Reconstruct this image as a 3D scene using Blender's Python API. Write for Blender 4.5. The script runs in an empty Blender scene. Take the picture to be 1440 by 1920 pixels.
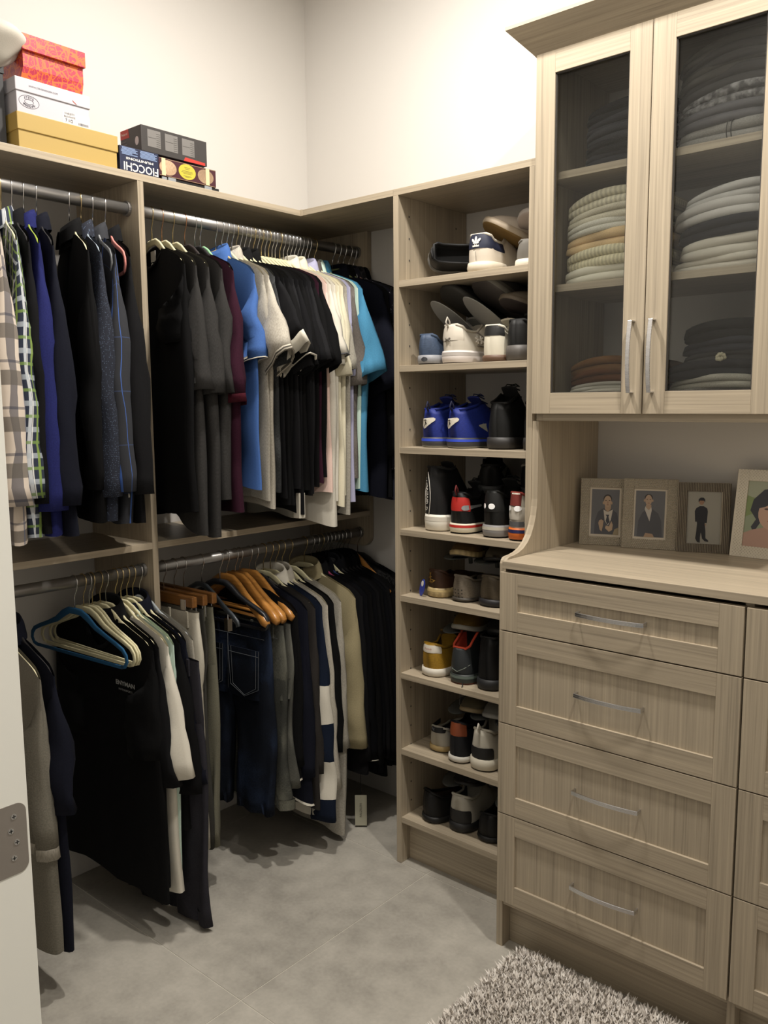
import bpy, math, random
from mathutils import Vector, Matrix, Euler
PI=math.pi
C=bpy.context.scene.collection
S=bpy.context.scene
# ------------------------------------------------------------ camera
cam=bpy.data.objects.new('camera',bpy.data.cameras.new('camera')); C.objects.link(cam); S.camera=cam
cam.data.sensor_fit='HORIZONTAL'; cam.data.sensor_width=36; cam.data.lens=36*1591.4/1440
cam.data.clip_start=.02
YAW,PIT,ROL=.7148,-.1262,-.0074
fwd=Vector((-math.sin(YAW)*math.cos(PIT),math.cos(YAW)*math.cos(PIT),math.sin(PIT)))
rt=Vector((math.cos(YAW),math.sin(YAW),0)); up=rt.cross(fwd)
r2=rt*math.cos(ROL)+up*math.sin(ROL); u2=-rt*math.sin(ROL)+up*math.cos(ROL)
M=Matrix((( r2.x,u2.x,-fwd.x,2.4266),(r2.y,u2.y,-fwd.y,-2.3621),(r2.z,u2.z,-fwd.z,1.4946),(0,0,0,1)))
cam.matrix_world=M
# ------------------------------------------------------------ world and exposure
w=bpy.data.worlds.new('world'); S.world=w; w.use_nodes=True
w.node_tree.nodes['Background'].inputs[0].default_value=(1,.93,.82,1)
w.node_tree.nodes['Background'].inputs[1].default_value=.2
S.view_settings.view_transform='Standard'; S.view_settings.look='None'; S.view_settings.gamma=1
S.view_settings.use_curve_mapping=False
S.view_settings.exposure=0.0
ZC=3.06
LAMPS=[(.98,-.86,35),(2.1,-.95,30),(1.5,-1.60,6)]
JAMB_FILL=(2.15,-2.36,2.75,18)
for i,(x,y,e) in enumerate(LAMPS):
    l=bpy.data.lights.new('downlight_lamp','AREA'); l.shape='DISK'; l.size=.09; l.energy=e; l.color=(1,.945,.87)
    o=bpy.data.objects.new('downlight_lamp',l); C.objects.link(o); o.location=(x,y,ZC-.012)
l=bpy.data.lights.new('jamb_fill','AREA'); l.shape='DISK'; l.size=.25; l.energy=JAMB_FILL[3]; l.color=(1,.95,.88)  # unseen fill light added outside the doorway to brighten the jamb
o=bpy.data.objects.new('jamb_fill',l); C.objects.link(o); o.location=JAMB_FILL[:3]
# ------------------------------------------------------------ helpers
def rgb(h):
    if not isinstance(h,str): return tuple(h)
    h=h.lstrip('#'); h=h if len(h)==6 else ''.join(q*2 for q in h); c=[int(h[i:i+2],16)/255 for i in (0,2,4)]
    return tuple(x/12.92 if x<=.04045 else ((x+.055)/1.055)**2.4 for x in c)
MATS={}
def mat(name,col=None,rough=.6,metal=0,kind='plain',col2=None,p=(1,1),bump=0,**kw):
    if name in MATS: return MATS[name]
    m=bpy.data.materials.new(name); MATS[name]=m; m.use_nodes=True
    nt=m.node_tree; N=nt.nodes; Lk=nt.links; b=N['Principled BSDF']
    col=rgb(col); b.inputs['Base Color'].default_value=(*col,1)
    b.inputs['Roughness'].default_value=rough; b.inputs['Metallic'].default_value=metal
    if 'spec' in kw: b.inputs['Specular IOR Level'].default_value=kw['spec']
    if 'sheen' in kw: b.inputs['Sheen Weight'].default_value=kw['sheen']
    def node(t,**a):
        n=N.new(t)
        for k,v in a.items(): setattr(n,k,v)
        return n
    def ramp(src,stops):
        r=N.new('ShaderNodeValToRGB'); els=r.color_ramp.elements
        while len(els)<len(stops): els.new(.5)
        for e,(pp,c) in zip(els,stops): e.position=pp; e.color=(*rgb(c),1)
        Lk.new(src,r.inputs[0]); return r.outputs[0]
    def uvmap(sx,sy):
        t=N.new('ShaderNodeUVMap'); mp=N.new('ShaderNodeMapping'); mp.inputs['Scale'].default_value=(sx,sy,1)
        Lk.new(t.outputs[0],mp.inputs[0]); return mp.outputs[0]
    def noise(vec,sc=1,det=3):
        n=N.new('ShaderNodeTexNoise'); n.inputs['Scale'].default_value=sc; n.inputs['Detail'].default_value=det
        Lk.new(vec,n.inputs['Vector']); return n.outputs['Fac']
    def objc():
        return N.new('ShaderNodeTexCoord').outputs['Object']
    def math_(op,a,b_=None,c_=None):
        n=N.new('ShaderNodeMath'); n.operation=op
        for i,x in enumerate((a,b_,c_)):
            if x is None: continue
            if isinstance(x,(int,float)): n.inputs[i].default_value=x
            else: Lk.new(x,n.inputs[i])
        return n.outputs[0]
    def mix(f,a,c):
        n=N.new('ShaderNodeMix'); n.data_type='RGBA'
        for s,x in ((0,f),(6,a),(7,c)):
            if isinstance(x,(int,float)): n.inputs[s].default_value=x
            elif isinstance(x,(tuple,str)): n.inputs[s].default_value=(*rgb(x),1)
            else: Lk.new(x,n.inputs[s])
        return n.outputs[2]
    def bumpit(h,st,d=.001):
        n=N.new('ShaderNodeBump'); n.inputs['Strength'].default_value=st; n.inputs['Distance'].default_value=d
        Lk.new(h,n.inputs['Height']); Lk.new(n.outputs[0],b.inputs['Normal'])
    def setc(c): Lk.new(c,b.inputs['Base Color'])
    dk=lambda c,f:tuple(x*f for x in rgb(c))
    if kind=='wood':
        f1=noise(uvmap(2.2,160),1,4); f2=noise(uvmap(.8,30),1,2); f3=noise(uvmap(6,600),1,2)
        s=math_('ADD',math_('MULTIPLY',f1,.5),math_('ADD',math_('MULTIPLY',f2,.3),math_('MULTIPLY',f3,.2)))
        setc(ramp(s,[(.36,dk(col,.66)),(.46,dk(col,.9)),(.54,col),(.64,dk(col,1.17))]))
        bumpit(f1,.25,.0006)
    elif kind=='tile':
        v=objc(); f1=noise(v,2.2,6); f2=noise(v,14,5); f3=noise(v,90,2)
        s=math_('ADD',math_('MULTIPLY',f1,.55),math_('ADD',math_('MULTIPLY',f2,.3),math_('MULTIPLY',f3,.15)))
        setc(ramp(s,[(.36,dk(col,.72)),(.5,col),(.62,dk(col,1.22))]))
        r=ramp(f2,[(.3,(.3,)*3),(.7,(.5,)*3)]); Lk.new(r,b.inputs['Roughness']); bumpit(f2,.05)
    elif kind=='wall':
        bumpit(noise(objc(),120,3),.08,.001)
    elif kind=='fabric':     # woven or knitted cloth, slightly mottled
        f=noise(uvmap(260*p[0],260*p[1]),1,2); g=noise(uvmap(9,5),1,2)
        a=kw.get('var',.22)
        s=math_('ADD',math_('MULTIPLY',f,.6),math_('MULTIPLY',g,.4))
        setc(ramp(s,[(.34,dk(col,1-a)),(.66,dk(col,1+a))])); bumpit(f,.35,.0006)
    elif kind=='heather':
        f=noise(uvmap(420,140),1,3); setc(ramp(f,[(.35,dk(col,.84)),(.5,col),(.65,dk(col,1.14))])); bumpit(f,.3,.0006)
    elif kind=='denim':
        f=noise(uvmap(900,130),1,2); g=noise(uvmap(7,4),1,3)
        s=math_('ADD',math_('MULTIPLY',f,.3),math_('MULTIPLY',g,.7)); setc(ramp(s,[(.36,dk(col,.55)),(.5,col),(.66,col2 or dk(col,1.8))])); bumpit(f,.4,.0006)
    elif kind=='plaid':
        uv=N.new('ShaderNodeUVMap').outputs[0]; sx=N.new('ShaderNodeSeparateXYZ'); Lk.new(uv,sx.inputs[0])
        per=p[0]; cols=kw['cols']
        def stripe(src,off,wd):
            return math_('LESS_THAN',math_('FRACT',math_('ADD',math_('DIVIDE',src,per),off)),wd)
        cc=rgb(col)
        cur=mix(0.0,cc,cc)
        for (axis,off,wd,cl,al) in cols:
            st=stripe(sx.outputs[axis],off,wd); cur=mix(math_('MULTIPLY',st,al),cur,cl)
        setc(cur); bumpit(noise(uvmap(400,400),1,2),.3,.0006)
    elif kind=='dots':
        v=N.new('ShaderNodeTexVoronoi'); v.inputs['Scale'].default_value=1; v.inputs['Randomness'].default_value=kw.get('rnd',0)
        Lk.new(uvmap(1/p[0],1/p[0]),v.inputs['Vector'])
        setc(mix(math_('LESS_THAN',v.outputs['Distance'],p[1]),col,col2)); bumpit(noise(uvmap(400,400),1,2),.3,.0006)
    elif kind=='knit':
        wv=N.new('ShaderNodeTexWave'); wv.bands_direction='X'; wv.inputs['Scale'].default_value=p[0]; wv.inputs['Distortion'].default_value=.6
        Lk.new(uvmap(1,1),wv.inputs['Vector'])
        f=noise(uvmap(250,250),1,2)
        setc(ramp(math_('ADD',math_('MULTIPLY',wv.outputs['Fac'],.4),math_('MULTIPLY',f,.6)),[(.2,dk(col,.75)),(.8,dk(col,1.15))])); bumpit(wv.outputs['Fac'],.5,.002)
    elif kind=='sparkle':
        v=N.new('ShaderNodeTexVoronoi'); v.inputs['Scale'].default_value=1; Lk.new(uvmap(1300,1300),v.inputs['Vector'])
        setc(mix(math_('LESS_THAN',v.outputs['Distance'],.28),col,col2))
    elif kind=='swirl':
        v=N.new('ShaderNodeTexVoronoi'); v.feature='DISTANCE_TO_EDGE'; v.inputs['Scale'].default_value=1; v.inputs['Randomness'].default_value=.8
        Lk.new(uvmap(52,46),v.inputs['Vector'])
        nn_=noise(uvmap(75,75),1,1)
        s=math_('MAXIMUM',math_('LESS_THAN',v.outputs['Distance'],.06),math_('LESS_THAN',math_('ABSOLUTE',math_('SUBTRACT',nn_,.5)),.022))
        setc(mix(s,col,col2))
    elif kind=='glass':
        N.remove(b)
        g=N.new('ShaderNodeBsdfGlossy'); g.inputs['Roughness'].default_value=.02
        t=N.new('ShaderNodeBsdfTransparent'); t.inputs[0].default_value=(*col,1)
        fr=N.new('ShaderNodeFresnel'); fr.inputs[0].default_value=1.38
        ms=N.new('ShaderNodeMixShader'); Lk.new(math_('MULTIPLY',fr.outputs[0],kw.get('refl',1.6)),ms.inputs[0]); Lk.new(t.outputs[0],ms.inputs[1]); Lk.new(g.outputs[0],ms.inputs[2])
        Lk.new(ms.outputs[0],N['Material Output'].inputs[0])
    elif kind=='brushed':
        f=noise(uvmap(8,900),1,2); Lk.new(ramp(f,[(.3,(.2,)*3),(.7,(.38,)*3)]),b.inputs['Roughness'])
    elif kind=='emit':
        b.inputs['Emission Color'].default_value=(*col,1); b.inputs['Emission Strength'].default_value=p[0]
    elif kind=='fur':
        f=noise(uvmap(60,25),1,4); setc(ramp(f,[(.4,dk(col,.4)),(.65,dk(col,1.5))])); bumpit(f,1,.006)
    if bump: bumpit(noise(objc(),bump,3),.3,.001)
    return m
class MB:
    def __init__(s): s.v=[];s.f=[];s.m=[];s.uv=[]
    def face(s,idx,m=0,uv=None):
        s.f.append(tuple(idx)); s.m.append(m)
        s.uv.append(uv if uv else [(s.v[i][0]+s.v[i][1],s.v[i][2]) for i in idx])
    def box(s,x0,x1,y0,y1,z0,z1,g='z',m=0,rot=None,org=None):
        if x0>x1:x0,x1=x1,x0
        if y0>y1:y0,y1=y1,y0
        if z0>z1:z0,z1=z1,z0
        b=len(s.v); P=[(x,y,z) for z in (z0,z1) for y in (y0,y1) for x in (x0,x1)]
        gi='xyz'.index(g); ou,ov=random.random()*7,random.random()*7
        F=[((0,2,3,1),2),((4,5,7,6),2),((0,1,5,4),1),((2,6,7,3),1),((0,4,6,2),0),((1,3,7,5),0)]
        Q=P
        if rot is not None: Q=[tuple(rot@Vector(p)) for p in P]
        s.v+=Q
        for f,ax in F:
            o=[i for i in (0,1,2) if i!=ax]
            u,vv=(o if o[0]==gi else (o[::-1] if o[1]==gi else o))
            s.f.append(tuple(b+i for i in f)); s.m.append(m); s.uv.append([(P[i][u]+ou,P[i][vv]+ov) for i in f])
        return s
    def grid(s,rows,closed=False,m=0,uvs=None,capa=False,capb=False,mrow=None,flip=False):
        b=len(s.v); n=len(rows[0])
        for r in rows: s.v+= [tuple(q) for q in r]
        for i in range(len(rows)-1):
            for j in range(n if closed else n-1):
                k=(j+1)%n
                idx=(b+i*n+j,b+i*n+k,b+(i+1)*n+k,b+(i+1)*n+j)
                if flip: idx=idx[::-1]
                mm=mrow[i] if mrow else m
                if uvs:
                    kk=j+1
                    q=[uvs(i,j),uvs(i,kk),uvs(i+1,kk),uvs(i+1,j)]
                    if flip:q=q[::-1]
                    s.f.append(idx); s.m.append(mm); s.uv.append(q)
                else: s.face(idx,mm)
        if capa: s.face([b+j for j in range(n)][::(1 if flip else -1)],mrow[0] if mrow else m)
        if capb: s.face([b+(len(rows)-1)*n+j for j in range(n)][::(-1 if flip else 1)],mrow[-1] if mrow else m)
        return s
    def tube(s,path,r,n=8,m=0,cap=True,sq=1,closed=False):
        P=[Vector(p) for p in path]; rows=[]
        N=len(P); ref=None
        for i,p in enumerate(P):
            if closed: t=(P[(i+1)%N]-P[i-1]).normalized()
            else: t=(P[min(i+1,N-1)]-P[max(i-1,0)]).normalized()
            if ref is None:
                ref=Vector((0,0,1)) if abs(t.z)<.9 else Vector((0,1,0))
            a=t.cross(ref)
            if a.length<1e-4: a=t.orthogonal()
            a.normalize(); bb=a.cross(t).normalized(); ref=bb
            rr=r[i] if isinstance(r,(list,tuple)) else r
            rows.append([p+a*rr*math.cos(2*PI*k/n)+bb*rr*sq*math.sin(2*PI*k/n) for k in range(n)])
        if closed: rows.append(rows[0]); cap=False
        L=[0]
        for i in range(1,N+1 if closed else N): L.append(L[-1]+(P[i%N]-P[i-1]).length)
        R0=r if not isinstance(r,(list,tuple)) else r[0]
        return s.grid(rows,True,m,uvs=lambda i,j:(L[min(i,len(L)-1)],j/n*2*PI*R0),capa=cap,capb=cap,flip=True)
    def ribbon(s,path,wid,th,m=0,plane='xz',closed=False):
        # flat strap: path of 2D points, width in plane, thickness across
        P=[Vector((p[0],p[1])) for p in path]; N=len(P); A=[];B=[]
        for i in range(N):
            t=(P[(i+1)%N]-P[i-1]) if closed else (P[min(i+1,N-1)]-P[max(i-1,0)])
            t.normalize(); n=Vector((-t.y,t.x)); wd=wid[i] if isinstance(wid,(list,tuple)) else wid
            A.append(P[i]+n*wd/2); B.append(P[i]-n*wd/2)
        off=[0]*N
        rows=[]
        for i in range(N):
            yo=path[i][2] if len(path[i])>2 else 0
            h=th[i]/2 if isinstance(th,(list,tuple)) else th/2
            q=[(A[i],-h),(A[i],h),(B[i],h),(B[i],-h)]
            # slightly rounded section
            sec=[]
            for (c,y) in ((A[i],-h*.6),(A[i],h*.6),(A[i]*.8+B[i]*.2,h),(B[i]*.8+A[i]*.2,h),(B[i],h*.6),(B[i],-h*.6),(B[i]*.8+A[i]*.2,-h),(A[i]*.8+B[i]*.2,-h)):
                if plane=='xz': sec.append((c.x,y+yo,c.y))
                else: sec.append((c.x,c.y,y+yo))
            rows.append(sec)
        if closed: rows.append(rows[0])
        return s.grid(rows,True,m,capa=not closed,capb=not closed)
    def prism(s,pts,h,m=0,fr=None,sw=False):
        # pts 2D polygon (CCW) extruded h along local z, fr maps (x,y,z)->point
        fr=fr or (lambda x,y,z:(x,y,z)); b=len(s.v); n=len(pts)
        s.v+=[tuple(fr(x,y,0)) for x,y in pts]+[tuple(fr(x,y,h)) for x,y in pts]
        u=[((y,x) if sw else (x,y)) for x,y in pts]
        s.f.append(tuple(range(b+n-1,b-1,-1))); s.m.append(m); s.uv.append(u[::-1])
        s.f.append(tuple(range(b+n,b+2*n))); s.m.append(m); s.uv.append(u)
        for i in range(n):
            k=(i+1)%n; s.f.append((b+i,b+k,b+n+k,b+n+i)); s.m.append(m); s.uv.append([(pts[i][0],0),(pts[k][0],0),(pts[k][0],h),(pts[i][0],h)])
        return s
    def build(s,name,mats,parent=None,world=False,smooth=False,bevel=0,sub=0):
        me=bpy.data.meshes.new(name)
        v=s.v
        if world and parent is not None:
            l=parent.location; v=[(a-l.x,b-l.y,c-l.z) for a,b,c in v]
        me.from_pydata(v,[],s.f); me.update()
        if not isinstance(mats,(list,tuple)): mats=[mats]
        for mm in mats: me.materials.append(mm)
        me.polygons.foreach_set('material_index',s.m)
        uvl=me.uv_layers.new(name='UVMap'); flat=[c for f in s.uv for q in f for c in q]
        uvl.data.foreach_set('uv',flat)
        if smooth: me.polygons.foreach_set('use_smooth',[True]*len(me.polygons))
        o=bpy.data.objects.new(name,me); C.objects.link(o)
        if parent is not None: o.parent=parent
        if bevel:
            bm=o.modifiers.new('bevel','BEVEL'); bm.width=bevel; bm.segments=2; bm.limit_method='ANGLE'
            bm.harden_normals=False
        if sub:
            sm=o.modifiers.new('sub','SUBSURF'); sm.levels=sub; sm.render_levels=sub
        return o
def thing(name,label,cat,loc=(0,0,0),rot=(0,0,0),group=None):
    o=bpy.data.objects.new(name,None); C.objects.link(o); o.location=loc; o.rotation_euler=rot; o.empty_display_size=.05
    o['label']=label; o['category']=cat
    if group:o['group']=group
    return o
def tag(o,label,cat,group=None):
    o['label']=label;o['category']=cat
    if group:o['group']=group
    return o
def struct(o): o['kind']='structure'; return o
def seat(o):      # move a one-mesh thing's origin to the base of its own shape
    vs=o.data.vertices; n=len(vs); cx=sum(v.co.x for v in vs)/n; cy=sum(v.co.y for v in vs)/n; cz=min(v.co.z for v in vs)
    o.data.transform(Matrix.Translation((-cx,-cy,-cz))); o.location=(cx,cy,cz); return o
def dup(root,loc=None,rot=None,label=None,group=None):
    r=root.copy(); C.objects.link(r)
    if loc: r.location=loc
    if rot: r.rotation_euler=rot
    if label:r['label']=label
    if group:r['group']=group
    for ch in list(root.children):
        c=ch.copy(); C.objects.link(c); c.parent=r
        for g in list(ch.children):
            d=g.copy(); C.objects.link(d); d.parent=c
    return r
TXT={}
def text(s,size,m,name,parent,fr,mir=False,bold=0,ext=.0004,sx=1,align='CENTER'):
    """flat lettering; fr maps (x,y,z) to local point, so it can follow a curved surface"""
    cu=bpy.data.curves.new('t','FONT'); cu.body=s; cu.size=size; cu.align_x=align; cu.align_y='CENTER'; cu.offset=bold; cu.resolution_u=2
    o=bpy.data.objects.new('t',cu); C.objects.link(o)
    dg=bpy.context.evaluated_depsgraph_get(); me=bpy.data.meshes.new_from_object(o.evaluated_get(dg))
    bpy.data.objects.remove(o); bpy.data.curves.remove(cu)
    me.name=name
    for v in me.vertices: v.co=Vector(fr((-1 if mir else 1)*v.co.x*sx,v.co.y,ext))
    me.materials.clear(); me.materials.append(m)
    ob=bpy.data.objects.new(name,me); C.objects.link(ob); ob.parent=parent
    return ob
def lerp(a,b,t): return a+(b-a)*t
def interp(tab,x):
    if x<=tab[0][0]: return tab[0][1]
    for (a,b),(c,d) in zip(tab,tab[1:]):
        if x<=c: return lerp(b,d,(x-a)/(c-a))
    return tab[-1][1]
# ------------------------------------------------------------ base materials
WOOD=mat('grey_oak_laminate','#aa9d88',.4,kind='wood')
WALL=mat('wall_paint',(.60,.58,.55),.75,kind='wall')
CEIL=mat('ceiling_paint',(.62,.61,.59),.8)
TILE=mat('porcelain_tile',(.36,.338,.295),.4,kind='tile')
GROUT=mat('grout',(.56,.53,.46),.8)
TRIM=mat('trim_paint',(.86,.85,.78),.45)
STEEL=mat('satin_steel',(.62,.62,.63),.3,1,kind='brushed')
NICK=mat('nickel_strike',(.30,.27,.24),.55,.6,bump=60)
SCREW=mat('screw_metal',(.6,.6,.6),.3,1)
ROD=mat('rod_metal',(.33,.32,.31),.36,.8)
BLACKGAP=mat('dark_gap',(.02,.02,.018),.8)
GLASS=mat('cabinet_glass',(.97,.98,.975),kind='glass',refl=.9)
CHROME=mat('hook_chrome',(.75,.75,.76),.18,1)
BRASS=mat('hook_brass',(.75,.60,.34),.22,1)
COPPER=mat('hook_copper',(.65,.36,.22),.25,1)
# ------------------------------------------------------------ room shell
struct(MB().box(-.12,0,-2.05,.12,0,ZC).build('wall_left',WALL))
struct(MB().box(-.12,3.4,0,.12,0,ZC).build('wall_back',WALL))
struct(MB().box(3.4,3.52,-2.05,.12,0,ZC).build('wall_right',WALL))
fr=MB().box(0,1.395,-2.05,-1.93,0,ZC); fr.box(2.62,3.4,-2.05,-1.93,0,ZC); fr.box(1.395,2.62,-2.05,-1.93,2.1,ZC)
struct(fr.build('wall_front',WALL))
struct(MB().box(-.12,3.52,-2.05,.12,ZC,ZC+.1).build('ceiling',CEIL))
# floor: grout bed with separate tiles
fl=struct(MB().box(-.12,3.52,-3.3,.12,-.04,-.0012).build('floor',GROUT))
xs=[-.12,.105,.85,1.595,2.34,3.085,3.52]; ys=[-3.3,-2.62,-1.868,-1.113,-.352,.12]
for i in range(len(xs)-1):
    for j in range(len(ys)-1):
        MB().box(xs[i]+.0014,xs[i+1]-.0014,ys[j]+.0014,ys[j+1]-.0014,-.0034,0).build('tile',TILE,fl)
# door jamb with hinge leaf, stop groove and door edge
jm=struct(MB().box(1.395,1.45,-1.962,-1.905,0,2.06).build('door_1',TRIM,bevel=.001))
j2=MB().box(1.395,1.428,-1.99,-1.962,0,2.06).box(1.395,1.452,-2.08,-1.99,0,2.06)
j2.build('door_stop',TRIM,jm)
jl=MB().box(2.60,2.64,-2.08,-1.905,0,2.1); jl.box(1.45,2.62,-2.06,-1.905,2.06,2.1); jl.build('door_casing',TRIM,jm)
def rrect(w,h,r,n=6,corners=(1,1,1,1)):
    pts=[]
    for k,(cx,cy,a0) in enumerate(((w/2-r,h/2-r,0),(-w/2+r,h/2-r,90),(-w/2+r,-h/2+r,180),(w/2-r,-h/2+r,270))):
        if corners[k]:
            for i in range(n+1):
                a=math.radians(a0+90*i/n); pts.append((cx+r*math.cos(a),cy+r*math.sin(a)))
        else:
            pts.append((math.copysign(w/2,cx),math.copysign(h/2,cy)))
    return pts
hg=MB().prism(rrect(.056,.089,.012,corners=(1,0,0,1)),.0012,fr=lambda x,y,z:(1.4496+z,-1.9365+x,.975+y)).build('hinge_leaf',NICK,jm)
sc=MB()
for (yy,zz) in ((-1.924,1.004),(-1.9285,.987),(-1.922,.971),(-1.9265,.952)):
    c=[(.0036*math.cos(2*PI*k/10),.0036*math.sin(2*PI*k/10)) for k in range(10)]
    sc=MB().prism(c,.0008,fr=lambda x,y,z,yy=yy,zz=zz:(1.4508+z,yy+x,zz+y))
    sc.box(1.4516,1.452,yy-.0025,yy+.0025,zz-.0005,zz+.0005,m=1); sc.box(1.4516,1.452,yy-.0005,yy+.0005,zz-.0025,zz+.0025,m=1)
    s_=sc.build('screw',[SCREW,BLACKGAP],hg)
for (x,y,e) in LAMPS:
    d=struct(MB().tube([(x+.062*math.cos(a*PI/12),y+.062*math.sin(a*PI/12),ZC-.004) for a in range(24)],.006,6,closed=True).build('trim_1',CEIL,smooth=True))
# ------------------------------------------------------------ joinery
ZT=2.13; TH=.019
DA=.3265; DB=-.352
zs_lo=1.1016
hu=thing('hanging_closet_unit','grey oak double-hang closet unit along the left wall, full of clothes','closet unit',(0,-.95,0))
def P(name,*a,g='z',parent=None,bev=.0006):
    return MB().box(*a,g=g).build(name,WOOD,parent,True,bevel=bev)
P('top_shelf',0.002,DA,-1.905,-.002,ZT-TH,ZT,g='y',parent=hu)
P('side_panel',0.002,DA-.0005,-.967,-.948,0,ZT-TH,parent=hu)
P('side_panel',0.002,DA-.0005,-1.905,-1.886,0,ZT-TH,parent=hu)
P('lower_shelf',0.002,DA-.0005,-.948,-.0215,zs_lo-TH,zs_lo,g='y',parent=hu)
P('lower_shelf',0.002,DA-.0005,-1.886,-.967,zs_lo-TH,zs_lo,g='y',parent=hu)
# end panel on the back wall with rounded lower corner
pts=[(0.002,.965)]+[(DA-.0005-.04+.04*math.sin(a*PI/12),.965+.04-.04*math.cos(a*PI/12)) for a in range(7)]+[(DA-.0005,ZT-TH),(.002,ZT-TH)]
MB().prism(pts,.019,fr=lambda x,y,z:(x,-.002-z,y),sw=True).build('end_panel',WOOD,hu,True)
for (y0,y1,z,nm) in ((-1.886,-.967,2.042,0),(-.948,-.0215,2.042,0),(-1.886,-.967,1.016,0),(-.948,-.0215,1.016,0)):
    rd=MB().tube([(.275,y0+.001,z),(.275,(y0+y1)/2,z),(.275,y1-.001,z)],.0165,20).build('closet_rod',ROD,hu,True,smooth=True)
    for yy,s in ((y0,1),(y1,-1)):
        f=MB().tube([(.275,yy+s*.0005,z),(.275,yy+s*.009,z)],.0205,20).build('rod_flange',ROD,rd,smooth=False)
        f.data.transform(Matrix.Translation(-hu.location))
cs=thing('corner_shelf','grey oak corner top shelf bridging the left unit and the shoe tower','shelf',(.5,DB/2,ZT-TH))
MB().box(DA+.001,.7262,DB,-.002,ZT-TH,ZT,g='x').build('shelf_board',WOOD,cs,True,bevel=.0006)
P('shelf_joint_cleat',DA+.001,DA+.012,DB-.0006,DB,ZT-TH-.0005,ZT+.001,parent=cs)
# shoe tower
T0,T1=.7272,1.2157
tw=thing('shoe_tower','tall narrow grey oak shelf tower filled with shoes','shelving',((T0+T1)/2,-.17,0))
SH=[1.863,1.611,1.363,1.108,.897,.645,.392,.159]
P('side_panel',T0,T0+TH,DB,-.002,0,ZT-TH,parent=tw)
P('side_panel',T1-TH,T1,DB,-.002,0,ZT-TH,parent=tw)
P('top_shelf',T0,T1,DB,-.002,ZT-TH,ZT,g='x',parent=tw)
for z in SH: P('shelf',T0+TH,T1-TH,DB+.002,-.002,z-TH,z,g='x',parent=tw)
P('plinth',T0+TH,T1-TH,DB+.045,DB+.064,0,SH[-1]-TH,g='x',parent=tw)
pins=MB()
for z in [k*.064+.2 for k in range(30)]:
    for yy in (-.30,-.06):
        for k in (0,): pins.box(T0+TH,T0+TH+.0008,yy-.0025,yy+.0025,z-.0025,z+.0025)
o=pins.build('pin_hole',mat('pin_hole_dark',(.08,.07,.06),.8),tw,True); o['kind']='stuff'
# dresser -----------------------------------------------------
C0,C1,C2,C3=1.229,1.8465,1.8515,2.469
YD=-.522
dr=thing('dresser','grey oak built-in dresser with stacked shaker drawers','dresser',(1.85,-.26,0))
# left side panel: full height, concave sweep from the hutch down to the counter front
crv=[(-.350,1.235),(-.352,1.215),(-.357,1.19),(-.366,1.165),(-.380,1.14),(-.397,1.122),(-.418,1.108),(-.442,1.0995),(-.466,1.0955),(-.484,1.0945),(-.494,1.092),(-.500,1.086),(-.503,1.078)]
pts=[(-.002,0),(-.503,0)]+[(a,b) for a,b in crv[::-1]]+[(-.350,1.4465),(-.002,1.4465)]
MB().prism(pts,.0188,fr=lambda x,y,z:(1.2159+z,x,y),sw=True).build('side_panel',WOOD,dr,True)
b=[]
for xx in (1.842,2.4505): P('side_panel',xx,xx+.0185,-.502,-.002,.0,1.069,parent=dr)
P('back_board',1.2352,2.45,-.0215,-.002,.14,1.069,g='x',parent=dr)
P('bottom_board',1.2352,2.45,-.50,-.0215,.125,.144,g='x',parent=dr)
P('plinth',1.2352,1.842,-.465,-.446,0,.125,g='x',parent=dr)
P('plinth',1.8606,2.4505,-.465,-.446,0,.125,g='x',parent=dr)
ZD=[(1.0595,.9062),(.9028,.6545),(.6515,.4015),(.3985,.1475)]
def shaker(name,parent,x0,x1,z0,z1,y,rail,th=.019,panel=True):
    mb=MB(); yb=y+th
    mb.box(x0,x0+rail,y,yb,z0,z1,g='z'); mb.box(x1-rail,x1,y,yb,z0,z1,g='z')
    mb.box(x0+rail,x1-rail,y,yb,z1-rail,z1,g='x'); mb.box(x0+rail,x1-rail,y,yb,z0,z0+rail,g='x')
    return mb.build(name,WOOD,parent,True,bevel=.0007)
def bow_handle(parent,c,L,horiz=True,off=.028):
    """flat bowed bar pull; c centre on the face, local to parent's parent"""
    n=11; path=[];
    for i in range(n):
        t=i/(n-1); a=(t-.5)*L; d=off*(1-.32*(2*t-1)**2)
        path.append((a,-d))
    mb=MB()
    rows=[]
    full=[(-L/2,0)]+path+[(L/2,0)]
    th=.0035; wd=.0105
    for i,(a,d) in enumerate(full):
        t=Vector((full[min(i+1,len(full)-1)][0]-full[max(i-1,0)][0],full[min(i+1,len(full)-1)][1]-full[max(i-1,0)][1])).normalized(); nn=Vector((-t.y,t.x))*th/2
        q=[]
        for s1,s2 in ((1,-1),(1,1),(-1,1),(-1,-1)):
            px,py=a+nn.x*s1,d+nn.y*s1; zz=wd/2*s2
            q.append((c[0]+px,c[1]+py,c[2]+zz) if horiz else (c[0]+zz,c[1]+py,c[2]+px))
        rows.append(q)
    mb.grid(rows,True,capa=True,capb=True,flip=not horiz)
    return mb.build('handle',STEEL,parent,bevel=.0006)
def fixp(o,root): o.data.transform(Matrix.Translation(-root.location)); return o
for (xa,xb) in ((C0,C1),(C2,C3)):
    for i,(z1,z0) in enumerate(ZD):
        rail=.053
        d=shaker('drawer',dr,xa,xb,z0,z1,YD,rail)
        fixp(MB().box(xa+rail-.004,xb-rail+.004,YD+.0065,YD+.014,z0+rail-.004,z1-rail+.004,g='z').build('panel',WOOD,d),dr)
        zc=(z0+z1)/2
        fixp(bow_handle(d,((xa+xb)/2+.003,YD+.0068,zc+.001),.172),dr)
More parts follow.
